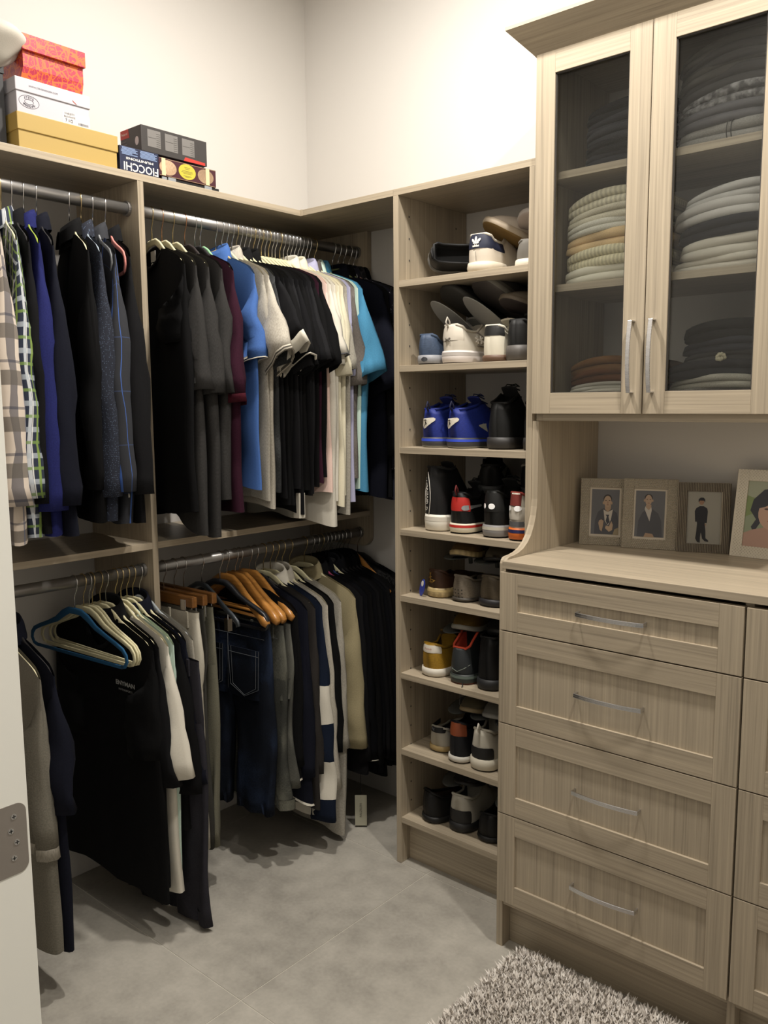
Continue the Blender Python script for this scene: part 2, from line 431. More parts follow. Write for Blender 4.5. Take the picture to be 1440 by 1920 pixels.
ct=thing('countertop','long pale grey oak dresser top carrying four photo frames','countertop',(1.85,-.26,1.069))
MB().box(1.2352,2.49,-.522,-.002,1.0695,1.0885,g='x').build('top_board',WOOD,ct,True,bevel=.0008)
# upper cabinet ------------------------------------------------
U0,U1a,U1b,U2=1.2222,1.5312,1.5338,1.8435
YU=-.366; ZB=1.4665; ZU=2.3758
uc=thing('display_cabinet','grey oak wall cabinet with crown moulding and two glass doors over the dresser','cabinet',(1.53,-.17,1.447))
P('side_panel',1.2252,1.2442,-.346,-.002,1.4475,2.39,parent=uc)
P('side_panel',1.8225,1.8415,-.346,-.002,1.4475,2.39,parent=uc)
P('bottom_board',1.2442,1.8225,-.346,-.002,1.4475,1.4665,g='x',parent=uc)
P('top_board',1.2442,1.8225,-.346,-.002,2.371,2.39,g='x',parent=uc)
P('back_cleat',1.2442,1.8225,-.0215,-.002,1.4665,1.56,g='x',parent=uc)
for z in (2.0865,1.8025): P('shelf',1.2442,1.8225,-.335,-.002,z-.0185,z,g='x',parent=uc)
P('divider_fillet',1.5232,1.5422,-.346,-.341,1.4665,2.371,parent=uc)
for (xa,xb,s) in ((U0,U1a,1),(U1b,U2,-1)):
    rl=.0545
    d=shaker('door',uc,xa,xb,ZB,ZU,YU,rl)
    gl=MB().box(xa+rl-.004,xb-rl+.004,YU+.0095,YU+.0135,ZB+rl-.004,ZU-rl+.004).build('glass_pane',GLASS,d); fixp(gl,uc)
    gk=MB()
    a,b_,c_,e_=xa+rl,xb-rl,ZB+rl,ZU-rl
    for q in ((a,a+.003,c_,e_),(b_-.003,b_,c_,e_),(a,b_,e_-.003,e_),(a,b_,c_,c_+.002)): gk.box(q[0],q[1],YU+.004,YU+.0092,q[2],q[3])
    fixp(gk.build('glazing_bead',mat('bead_dark',(.045,.04,.035),.7),d),uc)
    xh=(xb-.0272) if s>0 else (xa+.0225)
    fixp(bow_handle(d,(xh,YU,1.605),.172,False),uc)
# crown moulding: fascia leaning outwards with a flat cap, mitred at the left
cr=MB()
prof=[(0,2.366),(.012,2.381),(.064,2.437),(.064,2.445),(-.02,2.445),(-.02,2.366)]
x0c,y0c,x1c=1.2222,-.352,1.8435
rows=[]
for kx in range(3):
    row=[]
    for (d,z) in prof:
        if kx==0: row.append((x0c-d,-.002,z))
        elif kx==1: row.append((x0c-d,y0c-d,z))
        else: row.append((x1c,y0c-d,z))
    rows.append(row)
def cuv(i,j):
    return ((0,.35,1.0)[i], j*.05+i*0)
cr.grid(rows,True,uvs=cuv,capa=True,capb=True,flip=True); cr.build('crown_molding',WOOD,uc,True)
P('crown_recess',1.228,1.84,-.358,-.346,2.372,2.39,g='x',parent=uc).data.materials[0]=mat('crown_gap',(.06,.05,.04),.7)
# ------------------------------------------------------------ hangers
HZT=[(0,-.086),(.03,-.088),(.06,-.102),(.09,-.117),(.13,-.132),(.175,-.148),(.205,-.160),(.222,-.174),(.25,-.20)]
def hook_mb(neck=-.08):
    pth=[(.0182*math.cos(math.radians(a)),0,.0182*math.sin(math.radians(a))) for a in range(215,-26,-16)]
    pth+=[(.012,0,-.022),(.004,0,-.034),(0,0,-.044),(0,0,neck)]
    return MB().tube(pth,.0016,6)
HC={}
def hanger(kind,col,hook,y,z,yaw,label,group=None):
    key=(kind,col,hook)
    if key in HC: return dup(HC[key],(.275,y,z),(0,0,math.radians(yaw)),label,group)
    t=thing('clothes_hanger',label,'hanger',(.275,y,z),(0,0,math.radians(yaw)),group); HC[key]=t
    m=mat('hanger_'+kind+col,col,.85 if kind=='velvet' else .35,kind='fabric' if kind in('velvet',) else 'plain',var=.08)
    hm={'chrome':CHROME,'brass':BRASS,'copper':COPPER}[hook]
    if kind in('velvet','padded'):
        hook_mb(-.08).build('hook',hm,t,smooth=True)
        half=[(0,-.082),(.028,-.083),(.055,-.095),(.09,-.117),(.13,-.132),(.175,-.148),(.203,-.160),(.216,-.174),(.219,-.190),(.210,-.204),(.195,-.208)]
        wd=[.018,.019,.020,.016,.012,.012,.012,.012,.011,.010,.010]
        path=[(-x,z) for x,z in half[:0:-1]]+half; ww=wd[:0:-1]+wd
        a=MB().ribbon(path[::-1],ww,.005 if kind=='velvet' else .016)
        a.build('shoulder_frame',m,t,smooth=True)
        MB().box(-.197,.197,-.0022,.0022,-.2125,-.2035,g='x').build('trouser_bar',m,t,bevel=.0006)
    elif kind=='wood':
        hook_mb(-.07).build('hook',hm,t,smooth=True)
        wm=mat('hanger_beech',col,.3,kind='wood')
        half=[(0,-.076,0),(.03,-.078,0),(.06,-.094,.001),(.10,-.122,.003),(.14,-.146,.006),(.18,-.166,.010),(.205,-.180,.014),(.222,-.190,.017)]
        wd=[.034,.036,.034,.030,.028,.030,.030,.018]; th=[.012,.012,.012,.014,.018,.024,.028,.016]
        path=[(-x,z,-y) for x,z,y in half[:0:-1]]+[(x,z,-y) for x,z,y in half]
        MB().ribbon(path[::-1],(wd[:0:-1]+wd),(th[:0:-1]+th)).build('shoulder_frame',wm,t,smooth=True)
        MB().tube([(-.19,-.012,-.172),(.19,-.012,-.172)],.005,8).build('trouser_bar',wm,t,smooth=True)
    elif kind=='woodclip':
        hook_mb(-.075).build('hook',hm,t,smooth=True)
        MB().box(-.145,.145,-.009,.009,-.108,-.076,g='x').build('clamp_bar',mat('hanger_walnut',col,.4,kind='wood'),t,bevel=.003)
        for s in (-1,1):
            c=MB().box(s*.105-.012,s*.105+.012,-.013,-.0095,-.15,-.085); c.box(s*.105-.012,s*.105+.012,.0095,.013,-.15,-.085)
            c.build('clip',CHROME,t,bevel=.001)
    elif kind=='plastic':
        hook_mb(-.075).build('hook',hm,t,smooth=True)
        pm=mat('hanger_plastic'+col,col,.3)
        half=[(0,-.078),(.03,-.082),(.07,-.10),(.12,-.128),(.17,-.150),(.195,-.165),(.20,-.178)]
        path=[(-x,z) for x,z in half[:0:-1]]+half
        MB().ribbon(path[::-1],.017,.008).build('shoulder_frame',pm,t,smooth=True)
        for s in (-1,1): MB().tube([(s*.145,0,-.142),(s*.145,0,-.163)],.002,6).box(s*.145-.01,s*.145+.01,-.008,.008,-.20,-.163).build('clip',CHROME,t)
    return t
# ------------------------------------------------------------ garments
from mathutils import noise as _nz
NZ=_nz.noise
def cl(x,lo,hi): return max(lo,min(hi,x))
def garment(name,label,cat,y,zr,m,L=.86,yaw=0,th=.018,w=.234,wb=None,sl='short',sa=16,slen=.21,slw=None,collar='tee',seed=None,
            fold=.006,cuff=None,cuffh=.02,hem=None,bands=None,lean=0,group=None,nd=None,mats=None,rag=.01,in_sl=True,drop=0,sdy=0,curl=0):
    R=random.Random(seed if seed is not None else (hash_(label)))
    wb=wb or w+.008
    t=thing(name,label,cat,(.275,y,zr),(0,0,math.radians(yaw)),group)
    ms=[m]+(mats or [])
    nd=nd if nd is not None else {'tee':.075,'polo':.05,'shirt':.05,'vee':.14,None:.05}[collar]
    ns,nt=19,20
    p1,p2,p3,p4=[R.uniform(0,6.3) for _ in range(4)]
    k1=R.uniform(3.2,5.5); k2=R.uniform(8,13)
    def W(tt): return lerp(w,wb,min(1,tt*3))+.006*tt*math.sin(5*tt+p3)
    def pt(s,tt,side):
        x=s*W(tt); ax=abs(s)*w
        zt=interp(HZT,ax)+lerp(.004,.0125,cl((ax-.05)/.05,0,1))
        if ax<.085:
            q=(1-(ax/.085)**2); zt-= (nd if side<0 else .012)*q
        zb=-L+rag*math.sin(2.2*s+p1)+.004*math.sin(7*s+p2)- (drop if s>0 else 0)*cl((s-.25)*1.6,0,1)
        z=lerp(zt,zb,tt)
        hw=.0056+th*(1-math.exp(-5*tt))*(.75+.25*math.sin(2*s+p4))
        g=tt**.8
        dy=fold*g*(math.sin(k1*s+p1+1.2*tt)+.45*math.sin(k2*s+p2-1.5*tt))+lean*tt
        f2=.35*fold*g*math.sin(k2*.8*s+p3+side)
        dy+=NZ(Vector((x*7+p1*9,tt*3.2+p2,side*.25)))*fold*(1.1 if th<.012 else 2.4)*min(1,tt*2.5)
        return (x,side*hw*math.sqrt(max(0,1-abs(s)**10))+dy+f2*(1-abs(s)),z)
    SS=[math.sin(PI/2*(-1+2*i/(ns-1))) for i in range(ns)]
    mb=MB(); rows=[];mrow=[]
    for i in range(nt+1):
        tt=(i/nt)**1.15
        rows.append([pt(s,tt,-1) for s in SS]+[pt(s,tt,1) for s in SS[::-1][1:-1]])
        if bands:
            mi=0
            for (a,b,k) in bands:
                if a<=i/nt<b: mi=k
            mrow.append(mi)
    nl=len(rows[0])
    def uvf(i,j):
        tt=(i/nt)**1.15; jj=j%nl
        s=SS[jj] if jj<ns else SS[::-1][1:-1][jj-ns]
        u=s*W(tt) if jj<ns else .5-s*W(tt)
        if j==nl: u=.5-SS[0]*W(tt)
        return (u,-tt*L)
    mb.grid(rows,True,uvs=uvf,mrow=mrow[:-1] if bands else None)
    body=mb.build('body',ms,t,smooth=True)
    if hem:
        hb=MB(); last=rows[-1]; prev=rows[-2]
        r1=[tuple(lerp(a,b,.0) for a,b in zip(p,q)) for p,q in zip(last,prev)]
        h0=[(x*1.003,yy*1.0,z+.004) for x,yy,z in last]; h1=[(x*1.005,yy+(.002 if yy>0 else -.002),z-hem[1]) for x,yy,z in last]
        hb.grid([h0,h1],True); hb.build('hem_band',hem[0],t,smooth=True)
    # sleeves
    if sl:
        for sd in ((1,-1) if in_sl else (1,)):
            a0=math.radians(sa if sd>0 else min(sa,2)); long=sl=='long'
            a1=a0*(.35 if long else .8)
            ln=slen if not long else slen
            top=Vector((w-.004,interp(HZT,w)+.010)); arm=.205 if not long else .21
            bot=Vector((w-.045,top.y-arm))
            cw=slw or (.098 if long else .175)
            nm=(28 if bands else 14) if long else 8
            P1=[];P2=[]; cur=top.copy()
            for q in range(nm+1):
                f=q/nm; a=lerp(a0,a1,min(1,f*1.5)); d=Vector((math.sin(a),-math.cos(a)))
                if q: cur=cur+d*(ln/nm)
                n=Vector((-math.cos(a),-math.sin(a)))
                P1.append(cur.copy())
                wd=lerp(arm*.62,cw,min(1,f*1.3))
                e=cur+n*wd
                g=min(1,f*2.2); P2.append(bot.lerp(e,g) if g<1 else e)
            rws=[]; nn=12; q1,q2=R.uniform(0,6),R.uniform(0,6)
            ths=th*.9+.010
            for q in range(nm+1):
                f=q/nm; c=(P1[q]+P2[q])/2; e=(P1[q]-P2[q])/2
                row=[]
                hh=lerp(.006,ths,min(1,f*3))*(1 if long else 1+.25*f)
                for k in range(nn):
                    ph=2*PI*k/nn
                    wob=.004*f*math.sin(3*ph+q1+5*f)+NZ(Vector((math.cos(ph)*1.4+q1*5,f*(3.5 if not long else 7),q2+math.sin(ph)*.4)))*(.014 if long else .022)*min(1,f*2)*(.6 if th<.01 else 1)
                    xx=c.x+e.x*math.cos(ph)*(1+.012*math.sin(5*f+q2)); zz=c.y+e.y*math.cos(ph)
                    yy=hh*math.sin(ph)+wob+sdy*f+lean*f*.6+fold*.6*math.sin(6*f*(2 if long else 1)+q1)*f
                    lim=-.268
                    row.append((max(lim,sd*xx),yy,zz))
                rws.append(row)
            mr=None
            if bands:
                mr=[0]*(nm+2)
                for q in range(nm):
                    for (a_,b_,k_) in bands:
                        if a_<=.02+q/nm*.9<b_: mr[q]=k_
            last=rws[-1]; cc=[sum(p[i] for p in last)/nn for i in range(3)]
            dd=Vector((sd*math.sin(a1),0,-math.cos(a1)))
            ext=[]
            if cuff:
                o1=[tuple(Vector(p)+dd*.001) for p in last]; o2=[tuple(Vector(cc)+(Vector(p)-Vector(cc))*1.04+dd*cuffh) for p in last]
                mbc=MB(); i2=[tuple(Vector(cc)+(Vector(p)-Vector(cc))*.93+dd*cuffh*.9) for p in last]; i3=[tuple(Vector(cc)+(Vector(p)-Vector(cc))*.9-dd*.01) for p in last]
                mbc.grid([o1,o2,i2,i3],True,flip=sd<0,uvs=lambda i,j:(j*.02,i*.02)); mbc.build('cuff',cuff,t,smooth=True)
            in1=[tuple(Vector(cc)+(Vector(p)-Vector(cc))*.9) for p in last]; in2=[tuple(Vector(cc)+(Vector(p)-Vector(cc))*.82-dd*.05) for p in last]
            mbs=MB().grid(rws+[in1,in2],True,flip=sd<0,mrow=mr,uvs=lambda i,j:(j/nn*.3,-i/nm*ln))
            mbs.build('sleeve',ms,t,smooth=True)
    # neck
    if collar=='tee' or collar=='vee':
        path=[]
        for k in range(20):
            a=2*PI*k/20; x=.08*math.cos(a); f=1 if math.sin(a)<0 else 0
            q=1-(abs(x)/.085)**2
            path.append((x,(-.012 if f else .010)*abs(math.sin(a)),interp(HZT,abs(x))+.004-((nd if f else .012)*q)))
        MB().tube(path,.0075,8,closed=True,sq=.45).build('collar',m,t,smooth=True)
        MB().box(-.018,.018,.001,.0018,-.135,-.105).build('neck_tag',mat('tag_white','#cfcbc0',.8),t)
    elif collar:
        rows=[]
        for (f,zz) in ((.92,-.112),(.80,-.075),(.80,-.058),(.88,-.052),(1.02,-.066),(1.16,-.098)):
            row=[]
            for k in range(17):
                a=-PI/2+.32+(2*PI-.64)*k/16
                x=.075*f*math.cos(a); yy=.030*f*math.sin(a)-.002
                dz=-.034*(1-math.sin(a))/2
                row.append((x,yy,zz+dz))
            rows.append(row)
        MB().grid(rows,False,uvs=lambda i,j:(j*.02,i*.01)).build('collar',m,t,smooth=True)
        if collar=='shirt':
            pl=[pt(0,q/8*.97+.02,-1) for q in range(9)]
            MB().grid([[(x-.016,yy-.002,z),(x,yy-.0035,z),(x+.016,yy-.002,z)] for x,yy,z in pl]).build('placket',m,t,smooth=True)
    return t
def hash_(s):
    h=7
    for c in s: h=(h*31+ord(c))%1000003
    return h
def trousers(name,label,cat,y,zr,m,top=-.12,L=.62,yaw=0,w=.19,th=.018,seed=1,taper=.8,group=None,jeans=False,fold=.006,gap=.06,x0=0,cuffm=None):
    R=random.Random(seed); t=thing(name,label,cat,(.275,y,zr),(0,0,math.radians(yaw)),group)
    p1,p2=R.uniform(0,6),R.uniform(0,6)
    crotch=.24
    # waist + seat
    def ring(xc,hw,z,hh,f):
        out=[]
        for k in range(20):
            a=2*PI*k/20; cx=math.cos(a); sx=math.sin(a)
            out.append((xc+hw*math.copysign(abs(cx)**.7,cx),hh*math.copysign(abs(sx)**.6,sx)+fold*f*math.sin(9*xc+7*cx+p1+6*f),z))
        return out
    rows=[ring(x0,w*(1+.07*math.sin(PI*min(1,i/6))),top-crotch*i/6,th*(.55+.5*i/6),i/6) for i in range(7)]
    uvb=lambda i,j:((j if j<=10 else 20-j)/10*2*w,-i/6*crotch)
    MB().grid(rows,True,uvs=uvb).build('hip',m,t,smooth=True)
    for s in (-1,1):
        rr=[]
        for i in range(13):
            f=i/12; hw=w*.5*lerp(1.03,taper,f); xc=x0+s*(w*.5+gap*.15*f)+.006*math.sin(5*f+p2*s)
            r=ring(xc,hw,top-crotch*.72-(L-crotch*.72)*f,th*(1.0-.1*math.cos(f*4)),.5+f)
            r=[(x,yy+s*.006*f,z) for x,yy,z in r]
            rr.append(r)
        lastc=rr[-1]; c=Vector((sum(p[0] for p in lastc)/20,sum(p[1] for p in lastc)/20,lastc[0][2]))
        rr.append([tuple(c+(Vector(p)-c)*.88+Vector((0,0,.001))) for p in lastc]); rr.append([tuple(c+(Vector(p)-c)*.8+Vector((0,0,.04))) for p in lastc])
        MB().grid(rr,True,uvs=lambda i,j:((j if j<=10 else 20-j)/10*w+s,-.17-i/12*L)).build('leg',m,t,smooth=True)
        if cuffm:
            MB().grid([[tuple(c+(Vector(p)-c)*1.03+Vector((0,0,dz))) for p in lastc] for dz in (.03,.0,-.004)],True).build('turned_cuff',cuffm,t,smooth=True)
    wr=[ring(x0,w*1.012,top+dz,th*.62,0) for dz in (.002,-.036)]
    MB().grid(wr,True,uvs=lambda i,j:(j*.03,i*.03)).build('waistband',m,t,smooth=True)
    for bx in (-.8,-.28,.28,.8):
        MB().box(x0+bx*w-.005,x0+bx*w+.005,-th*.62-.003,-th*.62+.002,top-.044,top+.004).build('belt_loop',m,t)
    if jeans:
        st=mat('denim_stitch','#54585c',.8)
        for s in (-1,1):
            cx=x0+s*w*.48; zt=top-.075
            pk=[(-.068,0),(-.062,-.125),(0,-.155),(.062,-.125),(.068,0)]
            yy=-th*1.12-.002
            MB().prism([(cx+a,zt+b_) for a,b_ in pk],.003,fr=lambda x,y_,z:(x,yy-z,y_)).build('back_pocket',m,t)
            for off,cl_ in ((.0,1),(.012,1)):
                path=[(cx+a*(1-off/.07),yy-.0042,zt+b_*(1-off*2)) for a,b_ in pk]
                MB().tube(path,.0007,4).build('stitching',st,t)
            MB().tube([(cx-.066,yy-.0042,zt-.018),(cx+.066,yy-.0042,zt-.018)],.0006,4).build('stitching',st,t)
        MB().tube([(x0-w*.95,-th*.62-.004,top-.038),(x0+w*.95,-th*.62-.004,top-.038)],.0006,4).build('stitching',st,t)
        MB().tube([(x0,-th*.85,top-.04),(x0,-th*1.05,top-.22)],.001,4).build('stitching',st,t)
    return t
ZU_,ZL_=2.042,1.016
F=lambda n,c,**k: mat(n,c,.92,spec=.15,kind=k.pop('kind','fabric'),**k)
BLK=F('black_jersey','#0a0a0b',var=.2); BLK2=F('soft_black_cotton','#101012'); INK=F('ink_wool','#08090d')
CHAR=F('charcoal_marl','#302f2e',kind='heather',col2='#3f3d3b'); CHAR2=F('dark_charcoal_cotton','#1b1b1d')
NAVY=F('navy_cotton','#10121d'); ROYAL=F('royal_navy_cotton','#1f2356'); BURG=F('burgundy_cotton','#2e1220')
WHT=F('white_cotton','#ccc7ba',var=.04); CREAM=F('cream_cotton','#d3ccb4',var=.05); PINK=F('pale_pink_cotton','#d8bcb0',var=.05)
LBLUE=F('cornflower_pique','#40609a',var=.1); HGREY=F('heather_grey_pique','#a8a296',kind='heather',col2='#c2bcae'); LGREY=F('light_grey_jersey','#9a958a',kind='heather')
SKY=F('sky_blue_linen','#4580a2',var=.1); LAV=F('pale_lavender_cotton','#a3a2bb',var=.05); MINT=F('pale_mint_cotton','#b4c9bd',var=.05)
GDEN=F('grey_denim','#5d5752',kind='denim',col2='#7d766f'); BEIGE=F('beige_canvas','#8f8568',var=.12); CAMO=F('black_camouflage','#2a2b2c',kind='denim',col2='#5a5c5e')
DOTN=mat('navy_pin_dot','#0f1524',.9,kind='dots',col2='#4c5a70',p=(.0048,.24),rnd=.5)
DOTW=mat('navy_white_dot','#0f1122',.9,kind='dots',col2='#c9cbd4',p=(.013,.16),rnd=.35)
PL1=mat('cream_navy_plaid','#c9bcae',.9,kind='plaid',p=(.105,1),cols=[(0,.0,.30,'#2b3042',.75),(1,.1,.32,'#5b554e',.8),(1,.62,.06,'#2b3042',.6),(0,.55,.05,'#5a6078',.7)])
PL2=mat('green_navy_plaid','#20283a',.9,kind='plaid',p=(.06,1),cols=[(0,0,.2,'#c8ccd0',.85),(1,.2,.2,'#aab2ba',.7),(0,.5,.12,'#7c9444',.9),(1,.65,.12,'#6f8a45',.8),(0,.78,.06,'#e2e2de',.8)])
WPANE=mat('charcoal_windowpane','#22242a',.9,kind='plaid',p=(.135,1),cols=[(0,.03,.05,'#3a5ea6',.9),(1,.5,.015,'#33456e',.7)])
BPL=mat('black_check','#0d0d12',.9,kind='plaid',p=(.05,1),cols=[(0,0,.08,'#3b3a40',.7),(1,.3,.08,'#34333a',.6),(0,.5,.04,'#4b4646',.6)])
def H(kind,col,hook,y,z,yaw,of,**k): return hanger(kind,col,hook,y,z,yaw,of,**k)
IV='#cfc8a4'; BKV='#1c1a1b'
G_=garment
# --- upper rail, left bay
G_('flannel_shirt','cream, grey and navy buffalo plaid flannel shirt at the left edge of the upper rail','shirt',-1.366,ZU_,PL1,L=.86,yaw=-19,th=.03,sl='long',slen=.60,sa=11,collar='shirt',seed=3)
H('velvet',IV,'chrome',-1.366,ZU_,-19,'ivory velvet hanger inside the cream buffalo plaid shirt')
G_('plaid_shirt','green, navy and white tartan shirt beside the cream plaid flannel','shirt',-1.328,ZU_,PL2,L=.85,yaw=-19,th=.022,sl='long',slen=.585,sa=9,collar='shirt',seed=5)
H('velvet',IV,'brass',-1.328,ZU_,-19,'ivory velvet hanger inside the green and navy tartan shirt')
G_('dress_shirt','plain black shirt squeezed between the tartan shirt and the royal blue shirt','shirt',-1.300,ZU_,BLK2,L=.85,yaw=-19,th=.022,sl='long',slen=.60,sa=7,collar='shirt')
H('velvet',BKV,'chrome',-1.300,ZU_,-19,'black velvet hanger inside the black shirt next to the tartan shirt')
G_('dress_shirt','royal blue long-sleeved shirt on a lime green hanger','shirt',-1.270,ZU_,ROYAL,L=.85,yaw=-20,th=.026,sl='long',slen=.62,sa=9,collar='shirt',seed=9)
H('velvet','#8fa338','chrome',-1.270,ZU_,-20,'lime green velvet hanger inside the royal blue shirt')
G_('dress_shirt','midnight navy shirt hanging just right of the royal blue shirt','shirt',-1.236,ZU_,NAVY,L=.85,yaw=-20,th=.024,sl='long',slen=.61,sa=10,collar='shirt',seed=12)
H('velvet',BKV,'chrome',-1.236,ZU_,-20,'black velvet hanger inside the midnight navy shirt')
G_('dress_shirt','black shirt with pointed collar between the midnight navy and pin-dot shirts','shirt',-1.146,ZU_,BLK,L=.84,yaw=-20,th=.02,sl='long',slen=.58,sa=4,collar='shirt')
H('velvet',IV,'chrome',-1.146,ZU_,-20,'ivory velvet hanger inside the black pointed-collar shirt')
G_('dress_shirt','dark navy shirt with a fine pale pin-dot weave','shirt',-1.112,ZU_,DOTN,L=.85,yaw=-20,th=.028,sl='long',slen=.60,sa=7,collar='shirt',seed=15)
H('velvet','#8e9aa4','brass',-1.112,ZU_,-20,'pale blue-grey velvet hanger inside the pin-dot navy shirt')
G_('dress_shirt','charcoal shirt with bright blue windowpane lines','shirt',-1.072,ZU_,WPANE,L=.84,yaw=-20,th=.028,sl='long',slen=.59,sa=9,collar='shirt',seed=17)
H('velvet','#8a8d90','chrome',-1.078,ZU_,-20,'grey velvet hanger inside the blue windowpane shirt')
o=G_('dress_shirt','black shirt with two white cuff buttons beside the divider','shirt',-1.030,ZU_,BLK2,L=.85,yaw=-20,th=.024,sl='long',slen=.60,sa=12,collar='shirt',seed=19)
for zz in (-.70,-.775):
    c=[(.0055*math.cos(2*PI*k/12),.0055*math.sin(2*PI*k/12)) for k in range(12)]
    MB().prism(c,.002,fr=lambda x,y,z,zz=zz:(.262+x,-.034-z,zz+y)).build('button',WHT,o)
H('velvet','#c98078','chrome',-1.040,ZU_,-20,'dusty pink velvet hanger inside the black button-cuff shirt')
# --- upper rail, right bay
def U(y,m,desc,cat='T-shirt',name='t_shirt',hk=None,hlabel=None,grp=None,hgrp=None,**k):
    y0=y; yaw=k.pop('yaw',lerp(-14,0,cl((y+.9)/.7,0,1)))
    k.setdefault('th',.007); k.setdefault('fold',.004)
    g=G_(name,desc,cat,y,ZU_,m,yaw=yaw,group=grp,**k)
    kind,col,hook=hk or ('velvet',IV,'chrome')
    H(kind,col,hook,y,ZU_,yaw,hlabel,group=hgrp)
    return g
o=U(-.892,BLK,'black T-shirt with white neck tag, first on the upper right rail',hlabel='ivory velvet hanger inside the black T-shirt nearest the divider',hk=('velvet',IV,'brass'),L=.84,th=.018,sa=2,slen=.20)
MB().box(-.006,.006,-.0035,-.003,-.20,-.14).build('swing_tag',WHT,o)
U(-.858,CHAR,'charcoal marl T-shirt, left one of three hanging together',hlabel='ivory velvet hanger inside the left charcoal marl T-shirt',hk=('velvet',IV,'copper'),L=.87,th=.02,sa=9,slen=.33,slw=.14,drop=.05,seed=31)
U(-.820,CHAR,'charcoal marl T-shirt, middle one of three hanging together',hlabel='ivory velvet hanger inside the middle charcoal marl T-shirt',hk=('velvet',IV,'brass'),L=.86,th=.018,sa=10,slen=.34,slw=.14,drop=.05,seed=35)
U(-.778,CHAR,'charcoal marl T-shirt, right one of three, beside the burgundy one',hlabel='dark brown velvet hanger with copper hook before the burgundy T-shirt',hk=('velvet','#2b2322','copper'),L=.82,th=.018,sa=11,slen=.34,slw=.14,seed=37)
U(-.742,BURG,'burgundy T-shirt with long hanging sleeve',hlabel='black velvet hanger inside the burgundy T-shirt',hk=('velvet',BKV,'chrome'),L=.85,th=.018,sa=10,slen=.34,slw=.13,seed=41,cuff=F('burgundy_rib','#42141f'),cuffh=.025)
H('velvet','#8fbf94','chrome',-.722,ZU_,-15,'empty mint green velvet hanger in front of the light blue polo')
U(-.664,LBLUE,'cornflower blue polo shirt with white-edged sleeve',cat='polo shirt',name='polo_shirt',hlabel='tan velvet hanger inside the cornflower blue polo',hk=('velvet','#b79f6a','chrome'),L=.80,th=.017,sa=13,slen=.235,collar='polo',cuff=WHT,cuffh=.004,seed=43,yaw=-11)
U(-.640,LGREY,'plain light grey T-shirt directly behind the cornflower polo',hlabel='ivory velvet hanger inside the plain light grey T-shirt',L=.82,sa=16,slen=.24,seed=44)
U(-.620,HGREY,'heather grey polo shirt with dark striped cuff',cat='polo shirt',name='polo_shirt',hlabel='ivory velvet hanger inside the heather grey polo',L=.85,th=.014,sa=38,slen=.235,collar='polo',cuff=mat('striped_cuff','#4a463f',.9,kind='plaid',p=(.012,1),cols=[(1,0,.5,'#b5ae9f',1)]),cuffh=.018,seed=45,sdy=-.01)
U(-.600,CAMO,'black and grey camouflage T-shirt behind the heather grey polo',hlabel='ivory velvet hanger inside the camouflage T-shirt',L=.82,sa=22,slen=.26,seed=46)
U(-.583,BLK2,'black polo shirt with wide white turned cuff',cat='polo shirt',name='polo_shirt',hlabel='ivory velvet hanger inside the black polo with wide white cuff',L=.82,sa=44,slen=.195,cuff=WHT,cuffh=.045,collar='polo',seed=47,hk=('velvet',IV,'brass'))
BG='plain black T-shirts packed in the middle of the upper right rail'; BGH='ivory hangers inside the packed black T-shirts'
BL='plain black T-shirt in the tight pack mid upper right rail'; BLH='ivory velvet hanger inside a tightly packed plain black T-shirt'
U(-.566,BLK,BL,hlabel=BLH,grp=BG,hgrp=BGH,L=.85,sa=24,slen=.25,seed=48)
U(-.549,BLK,'black polo shirt with thin white piping round the sleeve end',cat='polo shirt',name='polo_shirt',hlabel='ivory velvet hanger inside the white-piped black polo',L=.86,th=.012,sa=34,slen=.25,cuff=WHT,cuffh=.004,collar='polo',seed=49)
U(-.531,CHAR2,BL,hlabel=BLH,grp=BG,hgrp=BGH,L=.80,sa=24,slen=.27,seed=50)
o=U(-.513,BLK2,'black T-shirt with a white folded strip at its hem',hlabel='brass-hooked ivory hanger inside the black T-shirt with white hem strip',hk=('velvet',IV,'brass'),L=.88,sa=26,slen=.27,seed=51)
MB().box(.20,.232,-.012,.012,-.90,-.82).build('white_fold',WHT,o,bevel=.002)
for i,y in enumerate((-.496,-.480,-.464,-.449)):
    U(y,(BLK,BLK2,CHAR2,BLK)[i],BL,hlabel=BLH,grp=BG,hgrp=BGH,L=.80+.02*(i%3),th=.008 if i else .012,sa=23+i,slen=.25,seed=60+i,hk=('velvet',IV,('chrome','brass')[i%2]))
U(-.434,BURG,'dark maroon T-shirt under the last black sleeve',hlabel='ivory velvet hanger inside the dark maroon T-shirt',L=.80,sa=12,slen=.25,seed=66)
U(-.420,BLK,'wide black T-shirt last of the black pack, beside the pink one',hlabel='ivory velvet hanger inside the wide black T-shirt before the pink one',L=.78,th=.012,sa=24,slen=.26,seed=67)
U(-.400,PINK,'pale pink T-shirt at the start of the white shirts',hlabel='brass-hooked ivory hanger inside the pale pink T-shirt',hk=('velvet',IV,'brass'),L=.84,sa=15,slen=.22,seed=70)
U(-.384,WHT,'white polo shirt with thin dark stripe on its cuff',cat='polo shirt',name='polo_shirt',hlabel='ivory velvet hanger inside the white polo',L=.93,th=.012,sa=21,slen=.22,collar='polo',cuff=mat('grey_edge','#55565a',.9),cuffh=.004,seed=71)
U(-.366,WHT,'plain white T-shirt behind the white polo',hlabel='ivory velvet hanger inside the plain white T-shirt',L=.86,th=.010,sa=15,slen=.25,seed=72)
U(-.350,CREAM,'cream shirt with tiny scattered motifs',cat='shirt',name='patterned_shirt',hlabel='ivory velvet hanger inside the cream shirt with motifs',L=.87,th=.012,sa=13,slen=.28,collar='shirt',seed=73)
